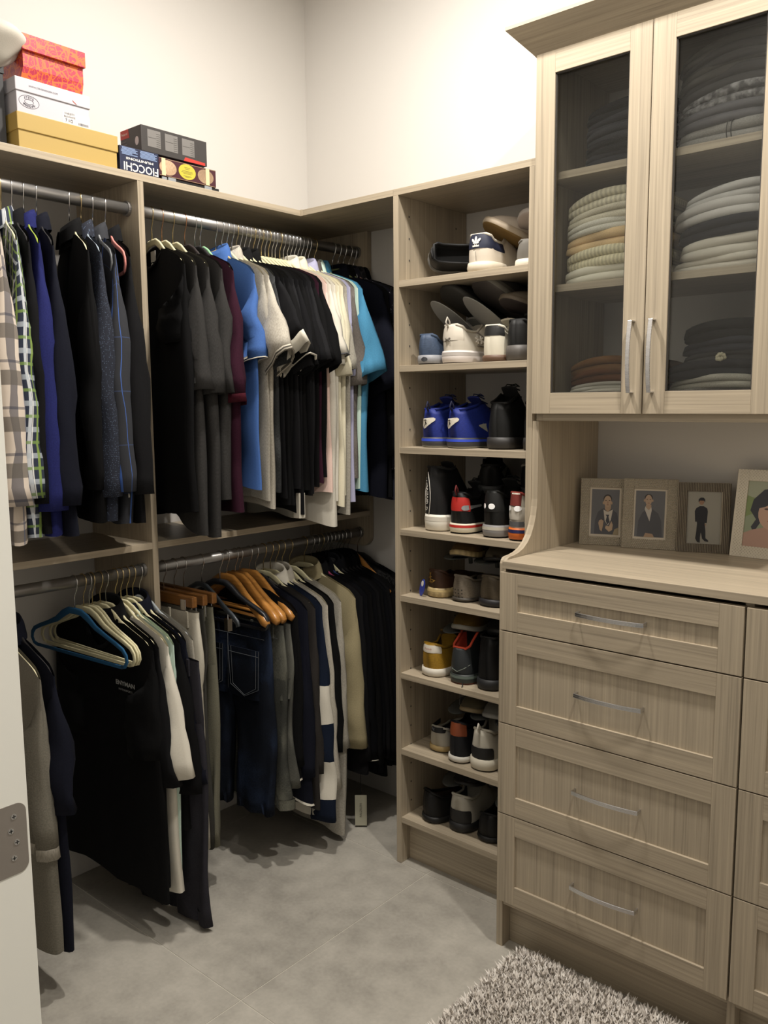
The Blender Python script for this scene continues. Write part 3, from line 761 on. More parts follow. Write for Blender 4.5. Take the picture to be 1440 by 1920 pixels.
U(-.334,CREAM,'cream T-shirt with frilled edge beside the patterned cream shirt',hlabel='ivory velvet hanger inside the frilled cream T-shirt',L=.85,th=.010,sa=11,slen=.28,seed=74)
U(-.318,LGREY,'light grey jersey T-shirt between the cream and lavender shirts',hlabel='chrome-hooked ivory hanger inside the light grey jersey T-shirt',L=.90,sa=10,slen=.26,seed=75)
U(-.302,LAV,'pale lavender shirt beside the grey denim shirt',cat='shirt',name='dress_shirt',hlabel='ivory velvet hanger inside the pale lavender shirt',L=.86,sa=6,slen=.28,collar='shirt',seed=76)
U(-.284,GDEN,'grey denim short-sleeved shirt with open sleeve end',cat='shirt',name='denim_shirt',hlabel='ivory velvet hanger inside the grey denim shirt',L=.80,th=.016,sa=12,slen=.31,collar='shirt',seed=77)
U(-.268,MINT,'pale mint shirt sandwiched before the sky blue shirt',cat='shirt',name='dress_shirt',hlabel='ivory velvet hanger inside the pale mint shirt',L=.84,sa=5,slen=.26,collar='shirt',seed=78)
U(-.240,SKY,'sky blue linen short-sleeved shirt, brightest on the rail',cat='shirt',name='linen_shirt',hlabel='olive-ivory hanger inside the sky blue linen shirt',hk=('velvet','#a7a77a','brass'),L=.84,th=.022,sa=27,slen=.28,slw=.2,collar='shirt',seed=79,lean=-.01,w=.235,wb=.26,yaw=-3)
U(-.150,NAVY,'navy polo shirt hanging right behind the sky blue shirt',cat='polo shirt',name='polo_shirt',hlabel='olive velvet hanger inside the navy polo by the back corner',hk=('velvet','#6f7a4e','chrome'),L=.86,th=.02,sa=24,slen=.32,collar='polo',seed=80)
U(-.122,BLK2,'black shirt between the navy polo and the white-dotted shirt',cat='shirt',name='dress_shirt',hlabel='olive velvet hanger inside the black shirt near the back corner',hk=('velvet','#6f7a4e','chrome'),L=.86,th=.012,sa=14,slen=.55,sl='long',collar='shirt',seed=81)
U(-.096,DOTW,'navy long shirt scattered with white dots near the back corner',cat='shirt',name='dotted_shirt',hlabel='pinkish velvet hanger inside the white-dotted navy shirt',hk=('velvet','#a58078','chrome'),L=.88,th=.02,sa=16,slen=.60,slw=.12,sl='long',collar='shirt',seed=82)
U(-.066,BPL,'black and grey checked shirt in the back corner',cat='shirt',name='checked_shirt',hlabel='grey velvet hanger inside the checked black shirt',hk=('velvet','#77757a','chrome'),L=.86,th=.012,sa=19,slen=.58,slw=.13,sl='long',collar='shirt',seed=83)
U(-.042,BLK,'black shirt last on the upper rail against the end panel',cat='shirt',name='dress_shirt',hlabel='black velvet hanger inside the last black shirt on the upper rail',hk=('velvet',BKV,'chrome'),L=.86,th=.006,sa=20,slen=.52,slw=.12,sl='long',collar='shirt',seed=84,fold=.002)
# --- lower rail, left bay
def Lw(y,m,desc,cat='T-shirt',name='t_shirt',hk=None,hlabel=None,grp=None,hgrp=None,yaw=3,**k):
    k.setdefault('th',.010); k.setdefault('fold',.005)
    g=G_(name,desc,cat,y,ZL_,m,yaw=yaw,group=grp,**k)
    if hlabel:
        kind,col,hook=hk or ('velvet',IV,'brass'); H(kind,col,hook,y,ZL_,yaw,hlabel,group=hgrp)
    return g
Lw(-1.415,F('washed_grey_fleece','#6d695f'),'washed grey short-sleeved sweatshirt beside the door jamb','sweatshirt','sweatshirt',hlabel='ivory velvet hanger inside the washed grey sweatshirt',L=.88,th=.022,sa=4,slen=.42,slw=.13,cuff=LGREY,cuffh=.03,yaw=0,seed=90)
Lw(-1.380,NAVY,'dark navy polo shirt beside the washed grey sweatshirt','polo shirt','polo_shirt',hlabel='black velvet hanger inside the dark navy polo on the lower rail',hk=('velvet',BKV,'chrome'),L=.90,th=.018,sa=12,slen=.34,collar='polo',yaw=0,seed=91)
H('velvet','#0f4a70','chrome',-1.190,ZL_,5,'empty teal blue velvet hanger, frontmost on the lower left rail')
H('velvet',IV,'brass',-1.163,ZL_,4,'empty ivory velvet hanger directly behind the teal blue one')
H('velvet',IV,'chrome',-1.146,ZL_,2,'empty ivory velvet hanger, second behind the teal blue one')
H('velvet',IV,'brass',-1.136,ZL_,1,'empty ivory velvet hanger, third behind the teal blue one')
LOGO=mat('logo_grey','#9b9b98',.8); LOGOR=mat('logo_red','#8d2a22',.8)
o=Lw(-1.112,BLK,'large black V-neck T-shirt with small chest logo, facing the room',hlabel='brass-hooked ivory hanger inside the large black V-neck T-shirt',L=.88,th=.016,collar='vee',nd=.12,sa=7,slen=.30,wb=.25,seed=92,fold=.003)
text('ENYMAN',.017,LOGO,'chest_logo',o,lambda x,y,z:(.135+x,-.024-z*.3,-.279+y),bold=.0006,sx=1.25)
text('MOTORSPORTS',.008,LOGO,'chest_logo_line',o,lambda x,y,z:(.135+x,-.024-z*.3,-.297+y),sx=1.1)
Lw(-1.094,BLK2,'black polo shirt with flipped sleeve behind the large V-neck','polo shirt','polo_shirt',hlabel='chrome-hooked ivory hanger inside the black polo behind the V-neck',hk=('velvet',IV,'chrome'),L=.86,sa=11,slen=.38,collar='polo',seed=93)
Lw(-1.064,WHT,'white T-shirt between the black garments on the lower left rail',hlabel='ivory velvet hanger inside the white T-shirt on the lower rail',L=.885,th=.018,sa=17,slen=.36,slw=.15,seed=94)
Lw(-1.046,MINT,'pale mint T-shirt showing a sliver beside the white one',hlabel='ivory velvet hanger inside the pale mint T-shirt on the lower rail',L=.88,th=.008,sa=4,slen=.2,seed=95)
Lw(-1.026,BLK,'long black jacket-like top with wide sleeve behind the white T-shirt','top','long_top',hlabel='ivory velvet hanger inside the long black top',L=.70,th=.018,sa=19,slen=.42,slw=.17,sl='long',seed=96)
Lw(-1.006,NAVY,'dark navy overshirt next to the divider on the lower rail','shirt','overshirt',hlabel='ivory velvet hanger inside the dark navy overshirt',L=.60,th=.014,sa=19,slen=.40,slw=.15,sl='long',collar='shirt',seed=97)
trousers('track_trousers','charcoal track trousers hanging low beside the divider','trousers',-.992,ZL_,F('charcoal_jersey','#2c2b31'),top=-.22,L=.78,w=.18,th=.014,taper=1.05,seed=4,x0=.105)
Lw(-.983,LGREY,'pale blue-grey top with rolled shoulder against the divider','top','long_top',hlabel='pale grey velvet hanger closest to the divider on the lower rail',hk=('velvet','#b9c0c4','chrome'),L=.40,th=.004,sl=None,seed=98,fold=.001)
# --- lower rail, right bay
trousers('white_jeans','white jeans clipped to a walnut hanger, first right of the divider','trousers',-.900,ZL_,F('white_denim','#b9b3a4',kind='denim',col2='#cfcabb'),L=.74,w=.165,th=.024,seed=5,taper=.72,x0=.0)
H('woodclip','#7a5128','chrome',-.900,ZL_,2,'walnut clip hanger holding the white jeans')
trousers('trousers','dark grey trousers just behind the white jeans','trousers',-.862,ZL_,F('dark_grey_twill','#3a3935'),L=.76,w=.155,th=.012,seed=6,x0=-.015)
H('woodclip','#7a5128','chrome',-.862,ZL_,2,'walnut clip hanger holding the dark grey trousers')
trousers('trousers','olive grey trousers in front of the dark blue jeans','trousers',-.828,ZL_,F('olive_grey_twill','#6c6a5c'),L=.76,w=.155,th=.016,seed=7,x0=-.015)
H('woodclip','#7a5128','chrome',-.828,ZL_,2,'walnut clip hanger holding the olive grey trousers')
H('plastic','#3c4146','chrome',-.760,ZL_,-6,'empty dark grey plastic hanger beside the olive trousers')
trousers('blue_jeans','dark blue jeans with stitched back pockets on a black plastic hanger','jeans',-.672,ZL_,F('indigo_denim','#10151f',kind='denim',col2='#232e44'),top=-.205,L=.62,w=.17,th=.022,seed=8,jeans=True,taper=.9,x0=.03,yaw=4)
H('padded','#1e1f22','chrome',-.688,ZL_,2,'black padded hanger above the dark blue jeans')
trousers('grey_jeans','washed grey jeans with turned hem behind the blue jeans','jeans',-.632,ZL_,F('washed_grey_denim','#3b3c38',kind='denim',col2='#6a6a60'),top=-.205,L=.60,w=.175,th=.02,seed=9,jeans=True,taper=1.0,x0=.045,cuffm=F('denim_hem','#55554c',kind='denim',col2='#8a887c'),yaw=3)
trousers('grey_jeans','faded grey jeans with flared hem, right of the turned-hem pair','jeans',-.596,ZL_,F('faded_grey_denim','#4a4a45',kind='denim',col2='#6a6a62'),top=-.205,L=.54,w=.175,th=.014,seed=10,taper=1.0,x0=.05)
BEECH='#b07a3c'
H('wood',BEECH,'chrome',-.660,ZL_,-2,'honey beech hanger, lowest and frontmost of the wooden ones')
H('wood',BEECH,'chrome',-.625,ZL_,0,'honey beech hanger, middle of the wooden ones')
H('wood',BEECH,'chrome',-.607,ZL_,2,'honey beech hanger squeezed behind the middle one')
H('wood','#8a5228','chrome',-.566,ZL_,1,'reddish brown wooden hanger beside the navy sweater')
G_('cardigan','black cardigan edged in white along the bottom','cardigan',-.575,ZL_,BLK,L=.72,yaw=1,th=.012,sl='long',slen=.50,sa=3,collar=None,seed=101,hem=(WHT,.003))
Lw(-.540,NAVY,'dark navy sweater with a curved white hem line','sweater','sweater',hlabel='black velvet hanger inside the dark navy sweater',hk=('velvet',BKV,'chrome'),L=.82,th=.020,sl='long',slen=.55,sa=4,seed=102,hem=(WHT,.003),rag=.02)
Lw(-.505,F('dark_brown_grey','#2c2927'),'dark brown-grey long top right of the white-hemmed navy sweater','top','long_top',hlabel='ivory velvet hanger inside the dark brown-grey top',L=.86,th=.012,sl='long',slen=.55,sa=5,seed=103)
RUG=F('rugby_navy','#121a2a')
Lw(-.474,WHT,'navy and white block-striped rugby shirt','rugby shirt','rugby_shirt',hlabel='ivory velvet hanger inside the striped rugby shirt',L=.90,sl='long',slen=.72,sa=8,slw=.12,collar='polo',seed=104,mats=[RUG],bands=[(.0,.33,1),(.50,.66,1),(.80,.95,1)],th=.016)
Lw(-.448,HGREY,'heather grey polo with a white piped side seam, lower rail','polo shirt','polo_shirt',hlabel='ivory velvet hanger inside the heather grey polo on the lower rail',L=.88,th=.014,sa=8,slen=.62,slw=.12,sl='long',collar='polo',seed=105)
Lw(-.420,BLK,'black knit sweater with short hanging sleeve before the beige jacket','sweater','sweater',hlabel='ivory velvet hanger inside the black knit sweater',L=.66,th=.018,sl='long',slen=.50,sa=8,slw=.11,seed=106)
Lw(-.385,LGREY,'long ash grey sweatshirt showing its hem under the beige jacket','sweatshirt','sweatshirt',hlabel='ivory velvet hanger inside the long ash grey sweatshirt',L=.98,th=.016,sl='long',slen=.50,sa=6,seed=107,wb=.245)
Lw(-.315,BEIGE,'beige canvas jacket on a wide ivory hanger','jacket','canvas_jacket',hlabel='wide ivory velvet hanger inside the beige canvas jacket',L=.62,th=.026,sl='long',slen=.52,sa=9,slw=.13,collar='shirt',seed=108)
Lw(-.280,BLK2,'black coat on a magenta hanger','coat','coat',hlabel='magenta velvet hanger beside the beige jacket',hk=('velvet','#a33f66','chrome'),L=.80,th=.014,sl='long',slen=.58,sa=6,collar='shirt',seed=109)
Lw(-.255,INK,'black coat on a deep blue hanger','coat','coat',hlabel='deep blue velvet hanger behind the magenta one',hk=('velvet','#142c5c','chrome'),L=.80,th=.014,sl='long',slen=.58,sa=8,collar='shirt',seed=110,cuff=WHT,cuffh=.003)
CG='black coats packed toward the back corner of the lower rail'; CGH='black hangers of the packed black coats'
o=Lw(-.232,BLK,'black track top with two white shoulder stripes','jacket','striped_jacket',hlabel='ivory velvet hanger inside the black striped track top',L=.78,th=.010,sl='long',slen=.60,sa=9,seed=111)
for k in (0,1): MB().box(.075+k*.03,.090+k*.03,-.012,-.009,-.155-k*.014,-.115-k*.014).build('white_stripe',WHT,o)
for i,y in enumerate((-.212,-.193,-.174,-.155,-.136,-.116)):
    Lw(y,(INK,BLK2,BLK,INK,BLK2,BLK)[i],'black coat in the dense pack at the corner end of the lower rail','coat','coat',hk=('velvet',BKV,'chrome'),hlabel='black velvet hanger inside a densely packed black coat',grp=CG,hgrp=CGH,L=.82+.01*(i%3),th=.009,sl='long',slen=.58+.01*i,sa=9+i,collar='shirt',seed=120+i)
H('wood','#8a5228','chrome',-.090,ZL_,0,'brown wooden hanger deep in the corner of the lower rail')
FUR=mat('black_fur','#0e0d0e',.95,kind='fur')
o=Lw(-.072,FUR,'shaggy black fur coat at the back corner of the lower rail','coat','fur_coat',L=.84,th=.022,sl='long',slen=.60,sa=22,slw=.16,seed=130,w=.235,wb=.25,fold=.003)
fm=MB(); R=random.Random(5)
for k in range(2600):
    f=R.random(); x=.10+.17*R.random(); 
    zz=interp(HZT,x)+.004; yy=R.uniform(-.02,.02)
    if R.random()<.6:
        a=math.radians(20); q=R.random()*.5; x=.225+math.sin(a)*q+R.uniform(-.02,.01); zz=interp(HZT,.225)-math.cos(a)*q+.01; yy=R.uniform(-.03,.03)
    d=Vector((R.uniform(.2,1),R.uniform(-1,.4),R.uniform(-.9,.5))).normalized()*R.uniform(.010,.02)
    b=len(fm.v); fm.v+=[(x,yy-.001,zz),(x+.0012,yy+.001,zz),(x+d.x,yy+d.y,zz+d.z)]; fm.face((b,b+1,b+2))
fo=fm.build('fur_pile',FUR,o); fo['kind']='stuff'
Lw(-.036,INK,'black wool coat pressed against the end panel on the lower rail','coat','coat',hk=('velvet',BKV,'chrome'),hlabel='black velvet hanger nearest the end panel on the lower rail',L=.80,th=.006,sl='long',slen=.58,sa=12,seed=131,fold=.002)
# swing tag hanging on its string below the coats
tg=thing('price_tag','long white paper price tag dangling below the black coats','tag',(.485,-.262,.003))
MB().box(-.021,.021,-.0006,.0006,.004,.118).build('card',mat('tag_card','#a8a592',.7),tg)
MB().tube([(0,0,.108),(.001,.001,.15),(0,.002,.225)],.0008,5).build('string',BLK2,tg)
text('PALZILERI',.011,mat('tag_print','#4a4a44',.8),'tag_print',tg,lambda x,y,z:(-y,-.0008-z,.062+x),sx=1.1)
tg.rotation_euler=(0,0,math.radians(40))
# ------------------------------------------------------------ shoes
def shoe_plan(L,W):
    # half width along length (0 heel .. 1 toe)
    tab=[(0,.0),(.012,.30),(.035,.50),(.08,.66),(.16,.76),(.30,.74),(.42,.76),(.58,.92),(.72,1.0),(.83,.92),(.91,.74),(.96,.52),(.99,.26),(1,0)]
    return [(a*L,b*W/2) for a,b in tab]
def shoe(name,label,loc,yaw=0,pitch=0,roll=0,L=.285,W=.102,hs=.024,hc=.082,up='#dddddd',sole='#e8e4da',out=None,style='sneaker',heel=None,heelz=(.4,.95),heelw=.26,
         lace=None,lining='#222222',toe=None,group=None,tilt=.006,stripe=None,solekind='plain',upkind='plain',up2=None,pull=None,ank=None,cat='shoe',dip=.86,sole2=None,tongue=None,collarc=None):
    t=thing(name,label,cat,loc,(math.radians(pitch),math.radians(roll),math.radians(yaw)),group)
    um=up if not isinstance(up,str) else mat('shoe_'+upkind+up+(up2 or ''),up,.6,kind=upkind,col2=up2,spec=.35)
    so=sole if not isinstance(sole,str) else mat('sole_'+sole+solekind,sole,.55,kind=solekind,p=(14,1))
    om=mat('outsole_'+(out or '#2a2725'),out or '#2a2725',.7)
    lm=mat('lining_'+lining,lining,.95)
    W*=1.1; pl=shoe_plan(L,W); n=len(pl)
    def ring(k,sc,z): # outline of sole
        return [(x*sc,yy,z(yy) if callable(z) else z) for yy,x in pl]+[(-x*sc,yy,z(yy) if callable(z) else z) for yy,x in pl[::-1][1:-1]]
    spring=lambda yy:.014*max(0,(yy/L-.72)/.28)**2
    mb=MB()
    zt=lambda yy: hs*(1-.25*cl(yy/L,0,1))+spring(yy)
    def grow(r,g):
        cy=L*.5
        return [(x*g,(yy-cy)*(1+(g-1)*.6)+cy,z) for x,yy,z in r]
    r0=grow(ring(0,1,lambda yy:spring(yy)+.0),.97); r1=grow(ring(0,1,lambda yy:spring(yy)+.004),1.04); r2=grow(ring(0,1,lambda yy:lerp(spring(yy),zt(yy),.55)),1.07); r3=grow(ring(0,1,lambda yy:zt(yy)),1.045); r4=grow(ring(0,1,lambda yy:zt(yy)+.001),.95)
    mb.grid([r0,r1,r2,r3,r4],True,mrow=[1,0,0,0],flip=True); mb.face([i for i in range(len(r0))][::1],1)
    mb.build('sole',[so,om],t,smooth=True)
    if sole2:
        MB().grid([grow(ring(0,1,lambda yy:lerp(spring(yy),zt(yy),.62)),1.075),grow(ring(0,1,lambda yy:lerp(spring(yy),zt(yy),.88)),1.07)],True,flip=True).build('sole_stripe',mat('sole_'+sole2,sole2,.55),t,smooth=True)
    # upper
    if style=='slip': oa,ob=.05,.50
    elif style=='high': oa,ob=.03,.36
    else: oa,ob=.04,.42
    hk=ank or hc
    def top(f):
        if style=='high': tab=[(0,hc*dip),(.05,hc*dip),(.2,hc*(.5+dip*.45)),(.38,hc*1.0),(.48,hc*.80),(.62,.075),(.75,.060),(.88,.048),(.96,.036),(1,.028)]
        elif style=='slip': tab=[(0,hc),(.05,hc),(.15,hc*.80),(.35,hc*.70),(.50,hc*.72),(.6,.062),(.75,.052),(.88,.044),(.96,.034),(1,.026)]
        else: tab=[(0,hc),(.05,hc),(.16,hc*.84),(.30,hc*.84),(.42,hc*1.12),(.5,hc*1.03),(.62,.076),(.75,.062),(.88,.050),(.96,.038),(1,.028)]
        return interp(tab,f)
    rows=[]; no=6; ni=5
    st=[0.0,.012,.035,.08,.14,.22,.30,.38,.44,.5,.58,.66,.74,.82,.89,.94,.975,.995]
    for f in st:
        yy=f*L; hw=interp([(a,b) for a,b in pl],yy)*.97; zb=zt(yy)-.001; tp=top(f)
        opn = oa<=f<=ob
        # outer wall left->right ; opening half width
        lean_in=.16 if f<.5 else .0
        ow=hw*(.62 if style!='slip' else .70)
        row=[]
        ylean = -.004*(1-f/.1) if f<.1 else 0
        for k in range(no):
            q=k/(no-1)
            if opn or f<oa: x=hw*lerp(1,(.70 if f>.1 else .82)*(.86 if hc>.12 else 1),q**1.2)*(1+.07*math.sin(PI*q)+(.10*max(0,q-.7)/.3 if hc>.12 else 0)); z=lerp(zb,tp,q)
            else:
                a=q*PI/2*.62; x=hw*math.cos(a)**.75; z=zb+(tp-zb)*math.sin(a)**.85*1.0
            row.append((-x,yy+ylean*math.sin(PI*q),z))
        lastx=-row[-1][0]; lastz=row[-1][2]
        inn=[]
        for k in range(1,ni+1):
            q=k/(ni+1)
            if opn:
                dep=(tp-zb)*.75
                prof=[(-1.0*.86,.35),(-.80,1),(0,1),(.80,1),(.86,.35)][k-1]
                inn.append((lastx*prof[0],yy,tp-dep*prof[1]))
            elif f<oa:
                inn.append((lerp(-lastx,lastx,q),yy,lastz))
            else:
                a=PI*.31+(PI-.62*PI)*q
                x=-hw*math.copysign(abs(math.cos(a))**.75,math.cos(a)); z=zb+(tp-zb)*math.sin(a)**.85
                inn.append((x,yy,z))
        full=row+inn+[(-a,b_,c_) for a,b_,c_ in row[::-1]]
        rows.append(full)
    mb=MB(); nr=len(rows[0])
    mb.grid(rows,False,uvs=lambda i,j:(st[i]*L,rows[i][j][2]),flip=True)
    # lining material on inner faces of the opening
    nper=nr-1
    for i in range(len(rows)-1):
        if oa<=st[i] and st[i+1]<=ob+.001:
            for j in range(no-1,no+ni): mb.m[i*nper+j]=1
    # close heel and toe
    mb.face([j for j in range(nr)][::-1],0); mb.face([(len(rows)-1)*nr+j for j in range(nr)],0)
    mb.build('upper',[um,lm],t,smooth=True)
    # padded collar rim
    rim=[];rim2=[]
    for i,f in enumerate(st):
        if oa-.001<=f<=ob+.001 or (f<oa):
            if f<oa and f!=st[2]: continue
            rim.append(rows[i][no-1]); rim2.append(rows[i][nr-no])
    path=rim[::-1]+rim2
    cm=mat('collar_'+(collarc or 'x'),collarc,.9) if collarc else um
    MB().tube(path,.0042,6,cap=True).build('collar',cm,t,smooth=True)
    def wl(i,q,sd=-1):          # point of the outer wall, station i, height fraction q
        k=cl(q,0,1)*(no-1); a=int(min(k,no-2)); f=k-a; p=rows[i][a]; p2=rows[i][a+1]
        v=[lerp(p[c],p2[c],f) for c in range(3)]
        return (v[0] if sd<0 else -v[0],v[1],v[2])
    zb0=zt(0); th0=top(0)
    def heelp(x,z):
        q=(z-zb0)/(th0-zb0); P=[wl(i,q) for i in range(7)]; ax=abs(x)
        for a,c in zip(P,P[1:]):
            if ax<=-c[0]: return lerp(a[1],c[1],(ax+a[0])/max(1e-5,(-c[0]+a[0])))-.001
        return P[-1][1]
    def fp(yy,z):
        f=yy/L
        for i in range(len(st)-1):
            if st[i]<=f<=st[i+1]:
                t_=(f-st[i])/(st[i+1]-st[i]); q=(z-zt(yy))/(top(f)-zt(yy)); a,c=wl(i,q,1),wl(i+1,q,1); return lerp(a[0],c[0],t_)+.0012
        return W/2
    global FP; FP=fp
    if heel:
        hm=mat('heel_'+heel,heel,.55); iw=3 if heelw<.3 else 6
        rws=[]
        for k in range(6):
            q=lerp(heelz[0],heelz[1],k/5); sh_=1 if k in(1,2,3,4) else .93
            row=[wl(i,q if i<iw-1 else min(q,heelz[1]-.0) ,-1) for i in range(iw,0,-1)]+[wl(i,q,1) for i in range(0,iw+1)]
            rws.append([(x*1.03*sh_+math.copysign(.0006,x) ,yy-.0012-(.0 if abs(x)>.01 else .0003),z+.0004) for x,yy,z in row])
        MB().grid(rws).build('heel_tab',hm,t,smooth=True)
    if style in('sneaker','high') :
        tm=mat('tongue_'+(tongue or up),tongue or up,.8)
        f0=ob-.03; y0=f0*L; zt0=top(ob)+.012
        rws=[]
        for i in range(5):
            q=i/4; yy=lerp(y0-.014,y0+.075,q); z=lerp(zt0,top(.66)-.001,q)+.004*math.sin(PI*q); hw=lerp(.024,.018,q)
            rws.append([(x*hw,yy,z+.004*(1-x*x)) for x in (-1,-.5,0,.5,1)])
        rb=[[(x,yy+.001,z-.005) for x,yy,z in r] for r in rws]
        MB().grid(rws,flip=True).grid(rb).grid([rws[0],rb[0]]).build('tongue',tm,t,smooth=True)
        if lace:
            lc=mat('lace_'+lace,lace,.9); mbl=MB()
            for i in range(5):
                q=(i+.6)/5.4; yy=lerp(y0+.002,y0+.075,q); z=lerp(zt0,top(.66),q)+.011
                mbl.tube([(-.024,yy,z-.008),(0,yy+.004,z),(.024,yy,z-.008)],.0022,5,cap=False)
            for sg in (-1,1): mbl.tube([(0,y0+.010,zt0+.007),(sg*.014,y0+.004,zt0+.009),(sg*.022,y0+.010,zt0+.002),(sg*.012,y0+.016,zt0+.003),(0,y0+.012,zt0+.006)],.0018,5)
            mbl.build('laces',lc,t,smooth=True)
    if pull:
        hc=th0
        MB().tube([(0,-.003,hc-.006),(0,-.012,hc+.008),(0,-.006,hc+.022),(0,.003,hc+.010),(0,.004,hc-.004)],.0028,6).build('pull_loop',mat('pull_'+pull,pull,.8),t,smooth=True)
    if stripe:
        sm=mat('stripe_'+stripe,stripe,.5)
        for sd in (-1,1):
            for k in range(3):
                f=.50+.055*k; i0=min(range(len(st)),key=lambda i:abs(st[i]-f)); 
                hw=interp(pl,f*L)*.97; tp=top(f); zb=zt(f*L)
                pts=[]
                for q in (0,.25,.5,.8):
                    a=q*PI/2*.62*1.2; pts.append((sd*(hw*math.cos(a)**.75+.0012),f*L-.03*q,zb+(tp-zb)*math.sin(a)**.85+.0012))
                MB().grid([[(x,yy-.0045,z) for x,yy,z in pts],[(x,yy+.0045,z) for x,yy,z in pts]],flip=sd>0).build('side_stripe',sm,t)
    t['_hc']=hc
    return t,(lambda x,z:heelp(x,z)-.0016)
def htext(t,hp,s,size,m,x,z,name='heel_logo',**k):
    return text(s,size,m,name,t,lambda a,b,c:(x+a,hp(x+a,z+b)-c-.0015,z+b),**k)
def ellp(cx,cy,rx,ry,n=14,a=0):
    return [(cx+rx*math.cos(2*PI*k/n)*math.cos(a)-ry*math.sin(2*PI*k/n)*math.sin(a),cy+rx*math.cos(2*PI*k/n)*math.sin(a)+ry*math.sin(2*PI*k/n)*math.cos(a)) for k in range(n)]
def cpatch(mb,poly,f,nz=10,nx=8,m=0):
    zs=[p[1] for p in poly]; za,zb=min(zs),max(zs); rows=[]
    for k in range(nz+1):
        z=lerp(za,zb,lerp(.01,.99,k/nz)); xs_=[]
        for (x1,z1),(x2,z2) in zip(poly,poly[1:]+poly[:1]):
            if (z1-z)*(z2-z)<0: xs_.append(x1+(x2-x1)*(z-z1)/(z2-z1))
        if len(xs_)<2: continue
        rows.append([f(lerp(min(xs_),max(xs_),q/nx),z) for q in range(nx+1)])
    if len(rows)>1: mb.grid(rows)
def mark(t,hp,polys,m,name='heel_logo',lift=0,th=.0006):
    mb=MB()
    for p in polys: cpatch(mb,p,lambda x,z:(x,hp(x,z)-lift-.0013,z),10 if len(p)>5 or lift==0 else 4,8)
    return mb.build(name,m,t,smooth=True)
s1,s2,s3,s4,s5,s6,s7,s8=SH
e=.0012
INKM=mat('print_black','#161616',.6); WHM=mat('print_white','#e6e2d8',.6); YF=-.335
# shelf 1
shoe('dress_shoe','black leather shoe lying on its side at the left of the top shoe shelf',(.822,-.300,s1+.056),yaw=-48,roll=80,L=.27,W=.096,hs=.016,hc=.075,up='#0b0b0c',sole='#55534e',out='#2a2928',style='slip',lining='#0c0c0c')
t,hp=shoe('leather_sneaker','white leather sneaker with navy three-leaf heel tab on the top shoe shelf',(1.010,-.322,s1+e),yaw=3,L=.29,W=.112,hs=.028,hc=.104,up='#cdc3b3',sole='#c9bfad',out='#8d7440',heel='#1d2338',heelz=(.48,1.0),heelw=.30,lining='#8c877e',collarc='#c3bcae',lace='#d8d2c5')
tre=[ellp(-.009,.086,.0035,.0075,a=.75),ellp(0,.089,.0038,.009),ellp(.009,.086,.0035,.0075,a=-.75),ellp(0,.079,.010,.0022)]
mark(t,hp,tre,WHM); htext(t,hp,'adidas',.0085,WHM,0,.0715,bold=.0004)
mark(t,hp,[[(-.0007,.03),(.0007,.03),(.0007,.056),(-.0007,.056)]],mat('seam_grey','#6b655c',.8),'heel_seam')
shoe('leather_sneaker','gum-soled off-white sneaker lying tilted on top of the navy-tabbed one',(1.150,-.075,s1+.028),yaw=146,pitch=21,L=.275,W=.104,hs=.026,hc=.08,up='#b6aa9c',sole='#a89a86',out='#6d5427',lining='#777',lace='#aaa396')
shoe('striped_sneaker','grey suede sneaker with three black side stripes at the right of the top shoe shelf',(1.150,-.275,s1+e),yaw=22,L=.27,W=.100,hs=.028,hc=.078,up='#6f6c66',sole='#d9d2c2',out='#17171b',stripe='#101012',lining='#333',lace='#8a867d')
shoe('canvas_shoe','dark navy slip-on shoe standing on its heel at the right of the top shoe shelf',(1.160,-.05,s1+.070),yaw=178,pitch=14,L=.25,W=.10,hs=.022,hc=.07,up='#15161f',sole='#a79f98',out='#a1958e',style='slip')
# shelf 2
t,hp=shoe('slip_on_shoe','slate blue canvas slip-on with grey rubber heel, second shoe shelf',(.826,-.325,s2+e),yaw=6,L=.27,W=.096,hs=.028,hc=.088,up='#3c4a60',sole='#85868a',style='slip',upkind='fabric',lining='#22262e')
mark(t,hp,[ellp(0,.0155,.012,.007,8)],mat('badge_dark','#33353a',.6),lift=.002)
t,hp=shoe('running_shoe','white and grey running shoe with looped side logo, second shoe shelf',(.905,-.312,s2+e),yaw=-9,L=.285,W=.115,hs=.038,hc=.112,up='#bdb6a8',sole='#cfc8c4',out='#4a4340',heel='#c8c0b2',lining='#33343a',lace='#3a3b3c',stripe='#6c6b68',sole2='#a9a39e',pull='#b7b0a4',tongue='#6f6e6a')
um=mat('logo_taupe','#6e6860',.6)
for zz in (.0,):
    arcs=[]
    for sgn in (1,-1):
        arcs.append([(.011*math.sin(a),.070+sgn*(.0085-.0075*math.cos(a))) for a in [(-1.1+2.2*k/10) for k in range(11)]])
mb=MB()
for ar in arcs: mb.tube([(x,hp(x,z)-.0008,z) for x,z in ar],.0016,5)
for xx in (-.0065,.0065): mb.tube([(xx,hp(xx,.064)-.0008,.064),(xx,hp(xx,.076)-.0008,.076)],.0014,5)
mb.build('heel_logo',um,t,smooth=True)
mb=MB()   # the same emblem, larger, on the visible flank
fu=FP
for (ya,za,yb,zb_) in ((.075,.052,.135,.046),(.085,.094,.120,.060),(.150,.050,.175,.072)):
    MB().tube([(fu(lerp(ya,yb,q/6),lerp(za,zb_,q/6)),lerp(ya,yb,q/6),lerp(za,zb_,q/6)) for q in range(7)],.0055,6,sq=.4).build('side_overlay',um,t,smooth=True)
for sgn in (1,-1):
    pa=[(.085+.017*math.sin(a),.070+sgn*(.0125-.011*math.cos(a))) for a in [(-1.1+2.2*k/10) for k in range(11)]]
    mb.tube([(fu(y_,z)+.001,y_,z) for y_,z in pa],.0032,5)
